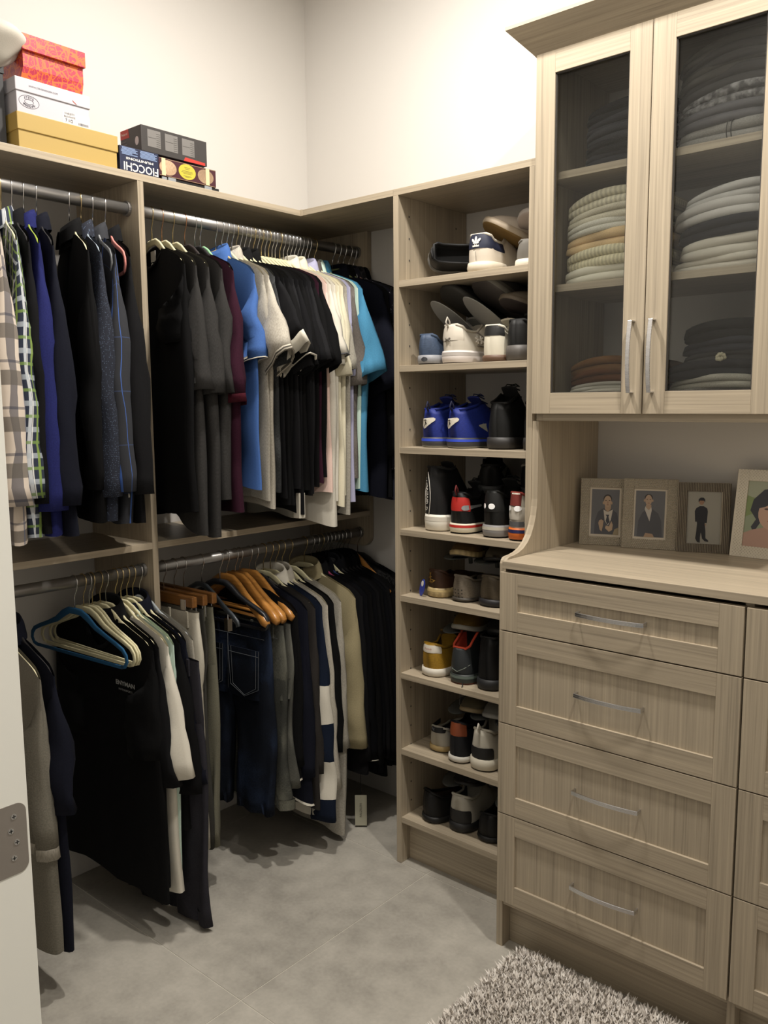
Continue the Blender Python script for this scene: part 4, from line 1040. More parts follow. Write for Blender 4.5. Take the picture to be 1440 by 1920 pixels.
for yq in (.078,.092): mb.tube([(fu(yq,z)+.001,yq,z) for z in (.058,.064,.070,.076,.082)],.003,5)
mb.build('side_logo',mat('logo_pale','#d8d2c8',.5),t,smooth=True)
t,hp=shoe('leather_sneaker','white leather sneaker with black heel tab and brown sole, second shoe shelf',(1.062,-.325,s2+e),yaw=3,L=.28,W=.100,hs=.018,hc=.100,up='#d3cdbb',sole='#5d4636',out='#5d4636',heel='#141414',heelz=(.66,1.04),lining='#77746c')
shoe('skate_shoe','black sneaker with thick taupe sole at the right of the second shoe shelf',(1.143,-.325,s2+e),yaw=4,L=.28,W=.102,hs=.042,hc=.11,up='#181818',sole='#4e4a46',out='#4e4a46',style='sneaker',lining='#111',lace='#111111')
PLM=mat('grey_plate_plastic','#8f8e8a',.45,spec=.5)
def plate(label,loc,yaw,pitch,cloth=PLM):
    t=thing('shoe_plate',label,'shoe divider',loc,(math.radians(pitch),0,math.radians(yaw)))
    R0=[(.047*math.cos(a),.115*math.sin(a)) for a in [2*PI*k/28 for k in range(28)]]
    MB().grid([[(x,y,0) for x,y in R0],[(x*1.03,y*1.02,.0018) for x,y in R0],[(x*.97,y*.98,.003) for x,y in R0]],True,capa=True,capb=True,flip=True).build('plate',cloth,t)
    MB().tube([(0,.03,.0),(0,.035,-.035)],.007,8).build('stem',cloth,t,smooth=True)
    return t
plate('grey oval shoe plate left on the second shoe shelf',(.870,-.225,s2+.120),-12,-34)
plate('grey oval shoe plate right on the second shoe shelf',(.985,-.215,s2+.124),-16,-34)
shoe('soft_shoe','dark grey shoe resting sole-out on the left shoe plate',(.915,-.065,s2+.108),yaw=170,pitch=24,L=.255,W=.100,hs=.02,hc=.066,up='#1f1f20',sole='#3c3b38',out='#42403c',style='slip')
shoe('running_shoe','pale grey runner resting sole-out on the right shoe plate',(1.045,-.060,s2+.108),yaw=165,pitch=26,L=.265,W=.104,hs=.034,hc=.074,up='#54524e',sole='#88847a',out='#5b544f',lace='#222222',sole2='#6a665f')
shoe('leather_sneaker','pale shoe with dark brown sole lying tilted above the brown-soled sneaker',(1.165,-.05,s2+.115),yaw=160,pitch=10,L=.26,W=.10,hs=.022,hc=.065,up='#6b6356',sole='#6b6153',out='#2e2320',style='slip')
# shelf 3
for i,(x,yw,pt_,lb) in enumerate(((.835,0,0,'left one of the royal blue high-top basketball pair'),(.925,-9,0,'right one of the royal blue high-top basketball pair'))):
    t,hp=shoe('basketball_shoe',lb,(x,-.318,s3+e),yaw=yw,L=.30,W=.108,hs=.030,hc=.140,dip=.82,up='#1a2a78',sole='#3a3a3e',out='#a7a79c',style='high',lining='#10163a',lace='#101a44',pull='#0c1030',upkind='fabric',sole2='#2f4ac0',tongue='#16246c')
    tri=[(-.022,.088),(.018,.090),(.024,.086),(.022,.080),(-.008,.058),(-.014,.056),(-.022,.066)]
    mark(t,hp,[tri],mat('patch_ivory','#cfc8b8',.5),'heel_patch')
    k7=[[(-.016,.0835),(-.004,.084),(-.004,.0815),(-.0155,.081)],[(-.0065,.082),(-.0045,.082),(-.012,.063),(-.014,.063)],[(-.010,.078),(-.001,.073),(-.003,.071),(-.0115,.0755)],[(-.001,.073),(-.0075,.068),(-.009,.0695),(-.003,.0735)]]
    mark(t,hp,k7,INKM,'heel_emblem',lift=.0009)
    ff=FP; sw=MB(); cpatch(sw,[(.108,.090),(.062,.068),(.104,.046),(.100,.066),(.118,.067),(.118,.069),(.101,.070)],lambda x,z:(ff(x,z)+.001,x,z)); sw.build('side_mark',mat('mark_grey','#a5a498',.5),t)
for x,yw,lb in ((1.075,8,'left black suede high-top on the third shoe shelf'),(1.172,6,'right black suede high-top, half hidden by the tower panel')):
    shoe('high_top',lb,(x,-.310 if x<1.1 else -.300,s3+e),yaw=yw,L=.28,W=.104 if x<1.1 else .06,hs=.034,hc=.168,dip=.78,up='#0d0e0e',sole='#262423',out='#201e1d',style='high',lining='#0a0a0a',lace='#0c0c0c',upkind='fabric',tongue='#111111')
# shelf 4
t,hp=shoe('sock_sneaker','black sock boot sneaker with lettered strap and thick white sole',(.852,-.325,s4+e),yaw=0,L=.27,W=.105,hs=.050,hc=.195,dip=1.0,up='#0f0f10',sole='#ddd8cb',out='#cfc9bb',style='high',lining='#b8b3a5',upkind='fabric',collarc='#1a1a1a',sole2='#cbc5b8')
sx=lambda z:-.024+.10*(z-.05)*.0+ .010*math.sin((z-.05)*26)
st_=MB(); ed=MB()
zs_=[.052+.128*i/16 for i in range(17)]
st_.grid([[(sx(z)+d,hp(sx(z)+d,z)-.001,z) for d in (-.013,-.005,.005,.013)] for z in zs_]).build('strap',INKM,t)
for d in (-.014,.014): ed.tube([(sx(z)+d,hp(sx(z)+d,z)-.0016,z) for z in zs_],.0012,5)
ed.build('strap_edge',WHM,t,smooth=True)
text('GIVENCHY',.0155,WHM,'strap_lettering',t,lambda a,b,c:(sx(.124+a)-b+.0,hp(sx(.124+a)-b,.124+a)-.0022-c,.124+a),bold=.0003,sx=1.12)
text('G',.018,WHM,'strap_monogram',t,lambda a,b,c:(sx(.068+a)-b,hp(sx(.068+a)-b,.068+a)-.0022-c,.068+a))
t,hp=shoe('running_shoe','black running shoe with bright red heel shell and red midsole',(.945,-.322,s4+e),yaw=4,L=.29,W=.100,hs=.030,hc=.122,up='#0c0c0d',sole='#cfc8b4',out='#101010',heel='#b2261f',heelz=(.42,.86),lining='#17181b',lace='#111111',sole2='#b2261f',upkind='fabric',pull='#5c1414')
mark(t,hp,[ellp(.026,.078,.010,.008,10)],mat('window_grey','#8d8f90',.4),'heel_window',lift=.0005)
t,hp=shoe('running_shoe','black running shoe with two shining oval reflectors on its heel',(1.065,-.325,s4+e),yaw=1,L=.29,W=.100,hs=.036,hc=.135,up='#0d0e0c',sole='#7d7b7a',out='#0e0e0e',heel='#0d0e0d',lining='#111',lace='#111111',sole2='#b5b0a2',upkind='fabric')
REFL=mat('reflector','#ffffff',.2,spec=1)  # pure white base colour stands in for the patches' returned glow
mark(t,hp,[ellp(-.017,.092,.0055,.0080),ellp(.008,.092,.0095,.0085)],REFL,'reflector',lift=.001)
t,hp=shoe('running_shoe','running shoe with maroon collar, orange stripe and two shining reflectors',(1.150,-.330,s4+e),yaw=-2,L=.27,W=.082,hs=.036,hc=.135,up='#b9b3a6',sole='#c4621e',out='#0e0e0e',heel='#bab4a8',heelz=(.25,.62),lining='#111',lace='#111111',sole2='#1c2150',collarc='#7a2a20')
mark(t,hp,[ellp(-.015,.092,.0060,.0080),ellp(.012,.092,.0095,.0080)],REFL,'reflector',lift=.001)
rw=[[(lerp(-.026,.026,j/6),hp(lerp(-.026,.026,j/6),z)-.0005,z) for j in range(7)] for z in (.100,.112,.124,.132)]
MB().grid(rw).build('collar_pad',mat('pad_maroon','#6e271f',.8),t,smooth=True)
rw=[[(lerp(-.030,.030,j/6),hp(lerp(-.030,.030,j/6),z)-.0008,z) for j in range(7)] for z in (.040,.048,.055)]
MB().grid(rw).build('heel_band',mat('band_grey','#5b5c5e',.6),t,smooth=True)
t,_=shoe('running_shoe','black sneaker with slim grey side flash resting behind the red-heeled shoe',(.985,-.205,s4+.112),yaw=28,pitch=9,L=.20,W=.096,hs=.026,hc=.090,up='#0f0f10',sole='#26282a',style='sneaker',lace='#0c0c0c',lining='#0a0a0a',tongue='#0f0f10')
ff=FP
mf=MB(); cpatch(mf,[(.015,.066),(.03,.050),(.055,.042),(.075,.046),(.125,.064),(.07,.053),(.04,.056)],lambda x,z:(ff(x,z)+.001,x,z))
mf.build('side_flash',mat('flash_grey','#7c7d74',.5),t)
t,_=shoe('running_shoe','black sneaker with pale collar edge resting behind the orange-striped shoe',(1.125,-.205,s4+.112),yaw=12,pitch=9,L=.20,W=.092,hs=.026,hc=.095,up='#111112',sole='#2a2b2d',style='sneaker',lace='#0c0c0c',lining='#333',tongue='#0f0f10',collarc='#8a867c')
# shelf 5
t,hp=shoe('espadrille','brown leather espadrille with braided rope sole, fifth shoe shelf',(.850,-.312,s5+e),yaw=2,L=.27,W=.098,hs=.030,hc=.085,up='#3a2416',sole='#a8946a',style='slip',solekind='knit',lining='#241509',sole2='#bda877',out='#8d7a52')
gold=mat('emblem_gold','#a5803a',.4,.6)
mark(t,hp,[[(-.016,.078),(-.008,.078),(-.008,.075),(-.016,.075)],[(-.013,.076),(-.010,.076),(-.006,.045),(-.009,.045)],[(-.015,.052),(-.002,.052),(-.002,.049),(-.015,.049)],[(-.006,.060),(.010,.056),(-.004,.046),(-.004,.049),(.004,.055),(-.006,.057)],[(-.016,.064),(-.004,.068),(-.004,.066),(-.016,.061)]],gold,'heel_emblem')
tagb=thing('shoe_tag','glossy blue oval tag leaning against the left tower panel','tag',(.800,-.318,s5+.001),(0,math.radians(22),math.radians(-20)))
MB().prism(ellp(0,.030,.013,.030,20),.0022,fr=lambda x,y,z:(x,z,y)).build('tag_body',mat('tag_blue','#14329a',.15),tagb,bevel=.0006)
MB().prism(ellp(-.002,.044,.006,.010,14),.0005,fr=lambda x,y,z:(x,-z,y)).build('tag_print',WHM,tagb)
t,hp=shoe('driving_moccasin','taupe moccasin with rubber pebbles up its heel, fifth shoe shelf',(.943,-.310,s5+e),yaw=0,L=.27,W=.096,hs=.012,hc=.078,up='#766d60',sole='#3d3832',style='slip',lining='#2a2622',upkind='fabric')
mark(t,hp,[ellp(x,z,.0024,.0024,8) for z in (.016,.027,.038) for x in (-.020,-.009,.003,.014)],mat('pebble','#1d1a18',.6),'rubber_pebbles',th=.002)
shoe('suede_shoe','tan-grey suede shoe with dark stacked sole, right of the pebbled moccasin',(1.050,-.310,s5+e),yaw=4,L=.27,W=.110,hs=.022,hc=.090,up='#4f4638',sole='#17161a',out='#101012',style='slip',lining='#1d1a16',upkind='fabric')
# shelf 5..8 clear shoe plates with upper shoes
CLP=mat('smoky_plate_plastic','#5a5d5c',.25,spec=.6)
def plt(label,x,z,y=-.185,yaw=8): return plate(label,(x,y,z),yaw,0,CLP)
plt('smoky shoe plate above the brown espadrille',.880,s5+.124); plt('smoky shoe plate above the pebbled moccasin',.985,s5+.122,yaw=14)
plt('smoky shoe plate above the suede shoe',1.09,s5+.122,yaw=14)
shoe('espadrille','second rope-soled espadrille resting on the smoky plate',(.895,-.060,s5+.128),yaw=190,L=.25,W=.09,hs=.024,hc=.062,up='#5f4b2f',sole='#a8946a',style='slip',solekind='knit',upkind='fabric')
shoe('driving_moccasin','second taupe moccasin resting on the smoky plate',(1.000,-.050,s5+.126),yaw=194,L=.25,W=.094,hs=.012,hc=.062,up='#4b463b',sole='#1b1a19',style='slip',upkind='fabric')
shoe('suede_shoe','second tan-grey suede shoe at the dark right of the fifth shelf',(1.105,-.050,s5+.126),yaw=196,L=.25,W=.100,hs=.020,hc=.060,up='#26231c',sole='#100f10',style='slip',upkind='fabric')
# shelf 6
t,hp=shoe('retro_sneaker','mustard yellow sneaker with white lettered heel tab, sixth shoe shelf',(.840,-.325,s6+e),yaw=2,L=.28,W=.105,hs=.026,hc=.104,up='#9a7622',sole='#d0cabd',out='#d0cabd',heel='#cfc8ba',heelz=(.66,.96),lining='#3a2c10',lace='#57400f',upkind='fabric',tongue='#6b5018')
htext(t,hp,'Reebok',.0085,mat('text_rust','#a0492a',.6),0,.090)
t,hp=shoe('hiking_sneaker','dark green-grey high sneaker with bright coral red lining',(.952,-.325,s6+e),yaw=3,L=.29,W=.104,hs=.030,hc=.185,dip=.60,up='#1d2123',sole='#2c3230',out='#7c3020',heel='#262a2d',heelz=(.05,.95),style='high',lining='#b8402a',collarc='#c4492f',sole2='#5a665f',tongue='#b8402a',lace='#15181a',upkind='fabric')
MB().tube([(-.036,hp(-.036,.07)-.001,.066),(-.020,hp(-.02,.05)-.001,.045),(.0,hp(0,.04)-.001,.040),(.022,hp(.022,.05)-.001,.052),(.034,hp(.034,.055)-.001,.062)],.0012,5).build('heel_piping',mat('piping_sage','#6e766d',.6),t)
MB().tube([(.02,-.004,.01),(.025,-.012,.004),(.028,-.020,.002),(.024,-.0235,-.02),(.022,-.024,-.055)],.0015,5).build('loose_lace',INKM,t,smooth=True)
shoe('high_top','black leather high sneaker at the right of the sixth shoe shelf',(1.052,-.322,s6+e),yaw=8,L=.29,W=.102,hs=.032,hc=.185,up='#0b0b0c',sole='#1d1e20',style='high',lining='#0a0a0a',lace='#0b0b0b',tongue='#0d0d0d')
plt('smoky shoe plate above the mustard sneaker',.880,s6+.145,y=-.19)
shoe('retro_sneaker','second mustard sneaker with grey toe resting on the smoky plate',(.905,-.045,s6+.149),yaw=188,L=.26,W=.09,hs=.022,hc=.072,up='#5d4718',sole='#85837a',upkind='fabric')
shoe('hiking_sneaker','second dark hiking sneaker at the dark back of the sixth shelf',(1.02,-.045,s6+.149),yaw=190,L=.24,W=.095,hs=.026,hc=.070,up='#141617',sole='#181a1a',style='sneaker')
# shelf 7
t,hp=shoe('espadrille','off-white slip-on with black lettered band and rope edge, seventh shelf',(.852,-.300,s7+e),yaw=4,L=.26,W=.100,hs=.020,hc=.080,up='#a49f93',sole='#9a8458',out='#2a1f15',style='slip',lining='#0d0d0f')
rw=[[(lerp(-.034,.034,j/8),hp(lerp(-.034,.034,j/8),z)-.001,z) for j in range(9)] for z in (.066,.074,.083)]
MB().grid(rw).build('logo_band',mat('band_black','#0f1014',.6),t,smooth=True)
htext(t,hp,'N',.012,mat('band_print','#8a8c96',.6),-.012,.0745,sx=1.2)
t,hp=shoe('knit_sneaker','dark navy sneaker with burnt orange heel tab and white sole',(.944,-.328,s7+e),yaw=2,L=.285,W=.096,hs=.020,hc=.128,up='#0d0f16',sole='#d0ccc2',out='#3a2a20',heel='#7d3c1d',heelz=(.62,1.0),lining='#0a0a0c',lace='#0d0e14',upkind='fabric')
t,hp=shoe('running_shoe','white and black runner with white pull loop, right of the navy sneaker',(1.036,-.330,s7+e),yaw=6,L=.285,W=.108,hs=.036,hc=.128,up='#b9b4a6',sole='#cdc6b4',out='#14110f',lining='#4a4a46',lace='#77756c',pull='#d2cdc1',tongue='#5b5b55',heel='#0e0e10',heelz=(.02,.42))
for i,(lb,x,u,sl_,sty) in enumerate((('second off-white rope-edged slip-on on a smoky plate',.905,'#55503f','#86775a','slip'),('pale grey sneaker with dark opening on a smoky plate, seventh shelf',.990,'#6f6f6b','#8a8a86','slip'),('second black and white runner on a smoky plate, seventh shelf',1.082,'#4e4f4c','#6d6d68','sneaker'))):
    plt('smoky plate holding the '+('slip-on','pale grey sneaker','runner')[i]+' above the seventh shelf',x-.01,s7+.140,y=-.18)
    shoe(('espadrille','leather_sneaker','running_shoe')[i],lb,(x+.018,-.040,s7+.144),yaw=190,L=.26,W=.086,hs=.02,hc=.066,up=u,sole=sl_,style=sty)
# shelf 8
shoe('dress_shoe','black leather dress shoe at the left of the bottom shoe shelf',(.826,-.322,s8+e),yaw=-16,L=.29,W=.104,hs=.020,hc=.100,up='#0c0b0b',sole='#0b0b0b',style='slip',lining='#2a1c12')
shoe('running_shoe','white runner with black heel cup and grey laces, bottom shoe shelf',(.945,-.315,s8+e),yaw=6,L=.285,W=.106,hs=.030,hc=.118,up='#b0aca0',sole='#1b1b1c',out='#0e0e0e',heel='#151516',heelz=(.0,.5),lining='#3a3a38',lace='#8d8c84',tongue='#4d4d4a')
shoe('suede_shoe','black suede shoe at the right of the bottom shoe shelf',(1.052,-.310,s8+e),yaw=10,L=.28,W=.104,hs=.018,hc=.088,up='#0f0f10',sole='#0a0a0a',style='slip',lining='#080808')
plt('smoky shoe plate above the black dress shoe',.880,s8+.133,y=-.19)
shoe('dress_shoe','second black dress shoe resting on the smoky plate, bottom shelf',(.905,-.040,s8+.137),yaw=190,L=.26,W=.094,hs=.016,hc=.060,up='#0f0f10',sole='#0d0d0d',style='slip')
plt('smoky shoe plate above the black suede shoe',1.095,s8+.133,y=-.21)
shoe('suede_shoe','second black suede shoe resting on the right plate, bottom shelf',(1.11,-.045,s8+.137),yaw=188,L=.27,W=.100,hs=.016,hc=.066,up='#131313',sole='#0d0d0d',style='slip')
# ------------------------------------------------------------ boxes on top of the hanging unit
def shoebox(name,label,x0,x1,y0,y1,z0,h,m,m2,lid=.032,over=.003,rot=0):
    cx,cy=(x0+x1)/2,(y0+y1)/2; t=thing(name,label,'box',(cx,cy,z0),(0,0,math.radians(rot)))
    hx,hy=(x1-x0)/2,(y1-y0)/2
    MB().box(-hx+over,hx-over,-hy+over,hy-over,0,h-.002,g='y').build('box_body',m,t,bevel=.001)
    MB().box(-hx,hx,-hy,hy,h-lid,h,g='y').build('lid',m2,t,bevel=.0015)
    return t,hx,hy
YEL=mat('box_yellow','#a88d4c',.6); WBX=mat('box_white','#b3b0b6',.45); ORB=mat('box_orange_swirl','#a01d3a',.45,kind='swirl',col2='#cc5a1e')
zt=ZT+.0005
t,hx,hy=shoebox('shoe_box','plain mustard yellow shoe box at the bottom of the left stack',.115,.312,-1.292,-1.013,zt,.088,YEL,YEL,lid=.042)
t,hx,hy=shoebox('shoe_box','white shoe box with oval shop logo, middle of the left stack',.118,.308,-1.290,-1.088,zt+.0885,.083,WBX,WBX,lid=.032)
GR=mat('print_grey','#55535c',.7)
def onface(cy,cz,over=0): return lambda a,b,c:(hx+.0002+over+c,cy+a,cz+b)
ring=MB()
for (ry,rz) in ((.026,.0150),(.0115,.0058)): ring.tube([(hx+.0003-.003,-.066+ry*math.cos(a),.029+rz*math.sin(a)) for a in [2*PI*k/32 for k in range(32)]],.0005,4,closed=True)
ring.build('logo_ring',GR,t)
def arc(s,cy,cz,ry,rz,a0,a1,size,flip=1):
    for i,ch in enumerate(s):
        a=math.radians(lerp(a0,a1,i/(len(s)-1)))
        text(ch,size,GR,'logo_letter',t,lambda x,y,z,a=a:(hx-.0029+z,cy+ry*math.cos(a)+x,cz+rz*math.sin(a)+y),bold=.0002)
arc('STEVE',-.066,.029,.017,.0100,128,52,.0075); arc('MADDEN',-.066,.029,.017,.0105,-138,-42,.0075)
text('WWW.STEVEMADDEN.COM',.006,GR,'lid_print',t,lambda a,b,c:(hx+.0003+c,-.028+a,.066+b))
lb=MB().box(hx-.0035,hx-.0028,.022,.099,.001,.030).build('size_label',mat('label_white','#c4c1be',.5),t)
text('VARSITY',.0075,GR,'label_print',lb,lambda a,b,c:(hx-.0026+c,.042+a,.026+b)); text('BLKWHITE',.0065,GR,'label_print',lb,lambda a,b,c:(hx-.0026+c,.042+a,.0185+b)); text('7 1/2',.010,GR,'label_print',lb,lambda a,b,c:(hx-.0026+c,.040+a,.009+b),bold=.0002)
bc=MB(); yy=.066; R=random.Random(2)
while yy<.094: wd=R.choice((.0006,.0012,.0018)); bc.box(hx-.0029,hx-.0025,yy,yy+wd,.004,.010); yy+=wd+R.choice((.0006,.0012))
bc.build('barcode',GR,lb)
MB().prism([(.050,.062),(.060,.055),(.062,.052),(.052,.058)],.0004,fr=lambda x,y,z:(hx+.0003+z,x,y)).build('red_scuff',mat('scuff_red','#b0503c',.6),t)
# crushed orange box: slightly trapezoid lower edge
t=thing('shoe_box','orange and crimson swirl-patterned shoe box on top of the left stack','box',(.20,-1.180,zt+.172))
mb=MB(); b0=[(.095,-.088),(.098,.076),(-.08,.078),(-.08,-.088)]; b1=[(.100,-.082),(.100,.080),(-.08,.08),(-.08,-.084)]
rowsb=[[(x,y,0.001) for x,y in b0],[(x*1.0,y,.03) for x,y in b1],[(x,y,.074) for x,y in b1]]
def bxuv(i,j): return ((0,.18,.36,.54,.72)[j],(0,.03,.074)[i])
mb.grid(rowsb,True,uvs=bxuv,capa=True,capb=True); mb.build('box_body',ORB,t)
mb=MB(); b2=[(.108,-.086),(.108,.084),(-.085,.084),(-.085,-.086)]
mb.grid([[(x,y,.068) for x,y in b2],[(x,y,.106) for x,y in b2]],True,uvs=lambda i,j:((0,.17,.36,.53,.72)[j],.1+(0,.038)[i]),capa=True,capb=True); mb.build('lid',ORB,t,bevel=.001)
# white cloth bag hanging over the top left corner
bag=thing('dust_bag','soft white fabric dust bag slumped over the orange box','bag',(.25,-1.305,zt+.184))
rows=[]
for i in range(14):
    f=i/13; row=[]
    rad=[.004,.034,.052,.062,.066,.065,.060,.054,.048,.042,.036,.028,.017,.004][i]
    for k in range(24):
        a=2*PI*k/24; wv=1+.12*math.sin(3*a+.6+1.5*f)+.06*math.sin(6*a+5*f)
        row.append((.02+rad*.95*wv*math.cos(a),-.006+rad*1.32*wv*math.sin(a)-.02*f,lerp(.128,.0,f)+.014*(1-f)*math.cos(a+2.2)))
    rows.append(row)
MB().grid(rows,True,capa=True,capb=True,flip=True,uvs=lambda i,j:(j*.02,i*.02)).build('cloth',F('white_dust_cloth','#b9b4a9',var=.04),bag,smooth=True,sub=1)
dk=thing('dark_box','dark storage box mostly cut off behind the shoe box stack','box',(.17,-1.375,zt))
MB().box(-.10,.10,-.075,.075,0,.18).build('box_body',mat('box_dark','#1d1c1e',.6),dk,bevel=.001)
MB().box(-.102,.102,-.077,.077,.18,.20).build('lid',mat('box_dark','#1d1c1e',.6),dk,bevel=.001)
cap_=thing('beanie_hat','small blue fabric beanie just showing behind the yellow shoe box','hat',(.10,-.972,zt))
MB().grid([[(.035*r*math.cos(2*PI*k/14),.035*r*math.sin(2*PI*k/14),z) for k in range(14)] for r,z in ((1,0),(1,.06),(.95,.11),(.7,.125),(.2,.131))],True,capa=True,capb=True,flip=True).build('crown',F('cap_blue','#2c3a78'),cap_,smooth=True)
# cartridge-style boxes
DB_=mat('box_navy','#171f3a',.45); MR=mat('box_maroon','#3d1420',.45); BKB=mat('box_charcoal','#33302f',.45)
def box1(name,label,x0,x1,y0,y1,z0,h,m): 
    t=thing(name,label,'box',((x0+x1)/2,(y0+y1)/2,z0)); MB().box(-(x1-x0)/2,(x1-x0)/2,-(y1-y0)/2,(y1-y0)/2,0,h,g='y').build('carton',m,t,bevel=.0012); return t,(x1-x0)/2,(y1-y0)/2
# black plastic tray under the boxes
t=thing('tray','low black plastic tray with grey clips under the small boxes','tray',(.235,-.775,zt))
MB().box(-.07,.074,-.10,.104,0,.012).build('tray_body',mat('tray_black','#17181b',.4),t,bevel=.001)
for yy in (-.066,.062): MB().box(.0735,.0765,yy-.013,yy+.013,-.0,.013).build('clip',mat('clip_grey','#83878b',.5),t)
MB().box(.0735,.0755,-.099,-.083,.004,.011).build('clip',mat('clip_grey','#83878b',.5),t)
t,hx,hy=box1('navy_box','navy carton standing upside down with large inverted white lettering','%s'and .17,.312,-1.009,-.885,zt,.068,DB_)
text('FIOCCHI',.030,WHM,'box_lettering',t,lambda a,b,c:(hx+.0004+c,.004-a,.0175-b),bold=.0004,sx=.96)
text('MUNITIONS',.0085,WHM,'box_small_lettering',t,lambda a,b,c:(hx+.0004+c,.0-a,.0375-b),bold=.0002,sx=1.9)
GB=mat('print_bluegrey','#6d7fa0',.6)
for (ya,yb) in ((-.058,-.006),(.000,.056)):
    R=random.Random(int(ya*1000)); mb=MB()
    for k in range(6):
        z=.046+k*.0034; mb.box(hx,hx+.0005,ya+R.random()*.004,yb-R.random()*.018*(k%2),z,z+.0026)
    mb.build('printed_lines',GB,t)
t,hx,hy=box1('maroon_box','maroon carton with round yellow sticker between two oval pictures','%s'and .185,.312,-.884,-.684,zt+.0125,.050,MR)
MB().prism(ellp(-.004,.026,.030,.0215,28),.0004,fr=lambda x,y,z:(hx+z,x,y)).build('yellow_sticker',mat('sticker_yellow','#b5a836',.5),t)
mb=MB()
for k,z in enumerate((.037,.033,.027,.0235,.020,.0135,.011)):
    wd=(.010,.008,.018,.020,.014,.014,.008)[k]; mb.box(hx+.0004,hx+.0007,-.004-wd,-.004+wd,z,z+.0013)
mb.build('sticker_print',mat('sticker_ink','#7d7430',.6),t)
for cy in (-.070,.062):
    MB().prism(ellp(cy,.025,.029,.0205,24),.0004,fr=lambda x,y,z:(hx+z,x,y)).build('oval_picture',mat('picture_sand','#a08468',.6,kind='denim',col2='#d1b898'),t)
mb=MB().box(hx,hx+.0006,-.098,.098,.0475,.0483).box(hx,hx+.0006,-.098,.098,.0012,.0020); mb.build('border_line',mat('line_sand','#a98f6c',.6),t)
for cy in (-.086,.068): MB().box(hx+.0004,hx+.0012,cy-.006,cy+.007,.002,.049).build('tape_strip',mat('tape','#c8b792',.5),t)
t,hx,hy=box1('charcoal_box','charcoal printed carton with red corner label on top of the small boxes','%s'and .205,.308,-.936,-.712,zt+.0690,.070,BKB)
PG=mat('print_panel_grey','#6a6764',.6)
for cy in (-.070,-.012,.046):
    mb=MB().box(hx,hx+.0004,cy-.022,cy+.021,.016,.062); mb.build('grey_panel',PG,t)
    mb=MB(); mb.box(hx+.0004,hx+.0007,cy-.020,cy+.006,.040,.0412)
    for k in range(7): mb.box(hx+.0004,hx+.0007,cy+.007,cy+.019,.020+k*.0055,.0212+k*.0055)
    mb.build('panel_print',mat('print_dim','#45423f',.6),t)
MB().prism([(.028,.0005),(.104,.0005),(.104,.008),(.034,.011)],.0005,fr=lambda x,y,z:(hx+z,x,y)).build('red_label',mat('label_red','#b03026',.5),t)
MB().prism([(-hx+.001,.045),(-hx+.045,.045),(-hx+.040,.069),(-hx+.001,.069)],.0005,fr=lambda x,y,z:(x+.0,-hy-z,y)).build('red_label',mat('label_red','#b03026',.5),t)
text('Federal',.010,WHM,'label_lettering',t,lambda a,b,c:(-hx+.022+a,-hy-.0007-c,.057+b))
MB().prism(ellp(.030,.030,.0085,.012,18),.0006,fr=lambda x,y,z:(x,-hy-z,y)).build('round_sticker',mat('sticker_pale','#c7bcbc',.5),t)
mb=MB()
for k in range(4): mb.box(-hx+.004,-hx+.040-.004*k,-hy-.0004,-hy,.012+k*.008,.0145+k*.008)
mb.build('printed_lines',PG,t)
# ------------------------------------------------------------ folded clothes behind glass
def folded(label,x,y,z,wd,dp,h,m,arch=0,archb=0,name='folded_sweater',layers=2,group=None,seed=0,skew=0,end=.5,xo=0,cat='sweater'):
    """one folded garment: rounded front fold, two or three layers, arched along its width"""
    R=random.Random(seed+hash_(label)); t=thing(name,label,cat,(x,y,z),group=group)
    nx=18; rows=[]; p1=R.uniform(0,6)
    npf=7*layers
    for i in range(nx+1):
        f=i/nx; s=2*f-1; ends=(1-abs(s)**7)**.5
        base=archb*(1-s*s)+skew*s; topv=arch*(1-s*s)
        hh=(h+topv)*(.35+.65*ends); zz0=base+(h*.5)*(1-ends)*end
        row=[]
        dd=dp/2
        for L_ in range(layers):            # front scalloped edge
            for k in range(7):
                a=-PI/2+PI*k/6; rr=hh/layers/2
                yy=-dd-rr*.9*math.cos(a)*(1) + .006*math.sin(3*s+p1+L_)*1
                row.append((s*wd/2+xo*f,yy+ (1-ends)*.03,zz0+rr*(2*L_+1)+rr*math.sin(a)))
        for k in range(7):
            a=PI/2-PI*k/6; row.append((s*wd/2+xo*f,dd+hh*.25*math.cos(a)-(1-ends)*.03,zz0+hh/2+hh/2*math.sin(a)))
        rows.append(row)
    nl=len(rows[0])
    MB().grid(rows,True,uvs=lambda i,j:(i/nx*wd,j*.012),capa=True,capb=True,flip=False).build('folded_body',m,t,smooth=True)
    return t
KN1=F('cable_knit_ivory','#cfc9b2',kind='knit',p=(24,1)); KN2=F('ivory_knit','#c9c3af'); KN3=F('off_white_wool','#cbc8bb'); PEA=F('peach_rib','#d4b88c',kind='knit',p=(3,1)); KN4=F('chunky_ivory','#d6cfb0',kind='knit',p=(30,1)); WH2=F('bright_white_wool','#d9d5c4',var=.04)
xL,xR=1.405,1.690; yS=-.165; dpt=.255
z=1.803
for lb,h,m,ab in (('bright ivory folded sweater at the bottom of the left cream stack',.034,WH2,.002),('chunky ribbed ivory sweater second from the bottom, left cream stack',.040,KN4,.004),('peach ribbed sweater in the middle of the left cream stack',.036,PEA,.006),('off-white smooth sweater above the peach one',.022,KN3,.010),('plain ivory knit sweater second from the top, left cream stack',.028,KN2,.013),('cable-knit ivory sweater topping the left cream stack',.032,KN1,.015)):
    folded(lb,xL,yS,z,.285-.006*(h<.03),dpt,h,m,arch=.012,archb=ab*1.3,skew=.004); z+=h+.002
z=1.4668
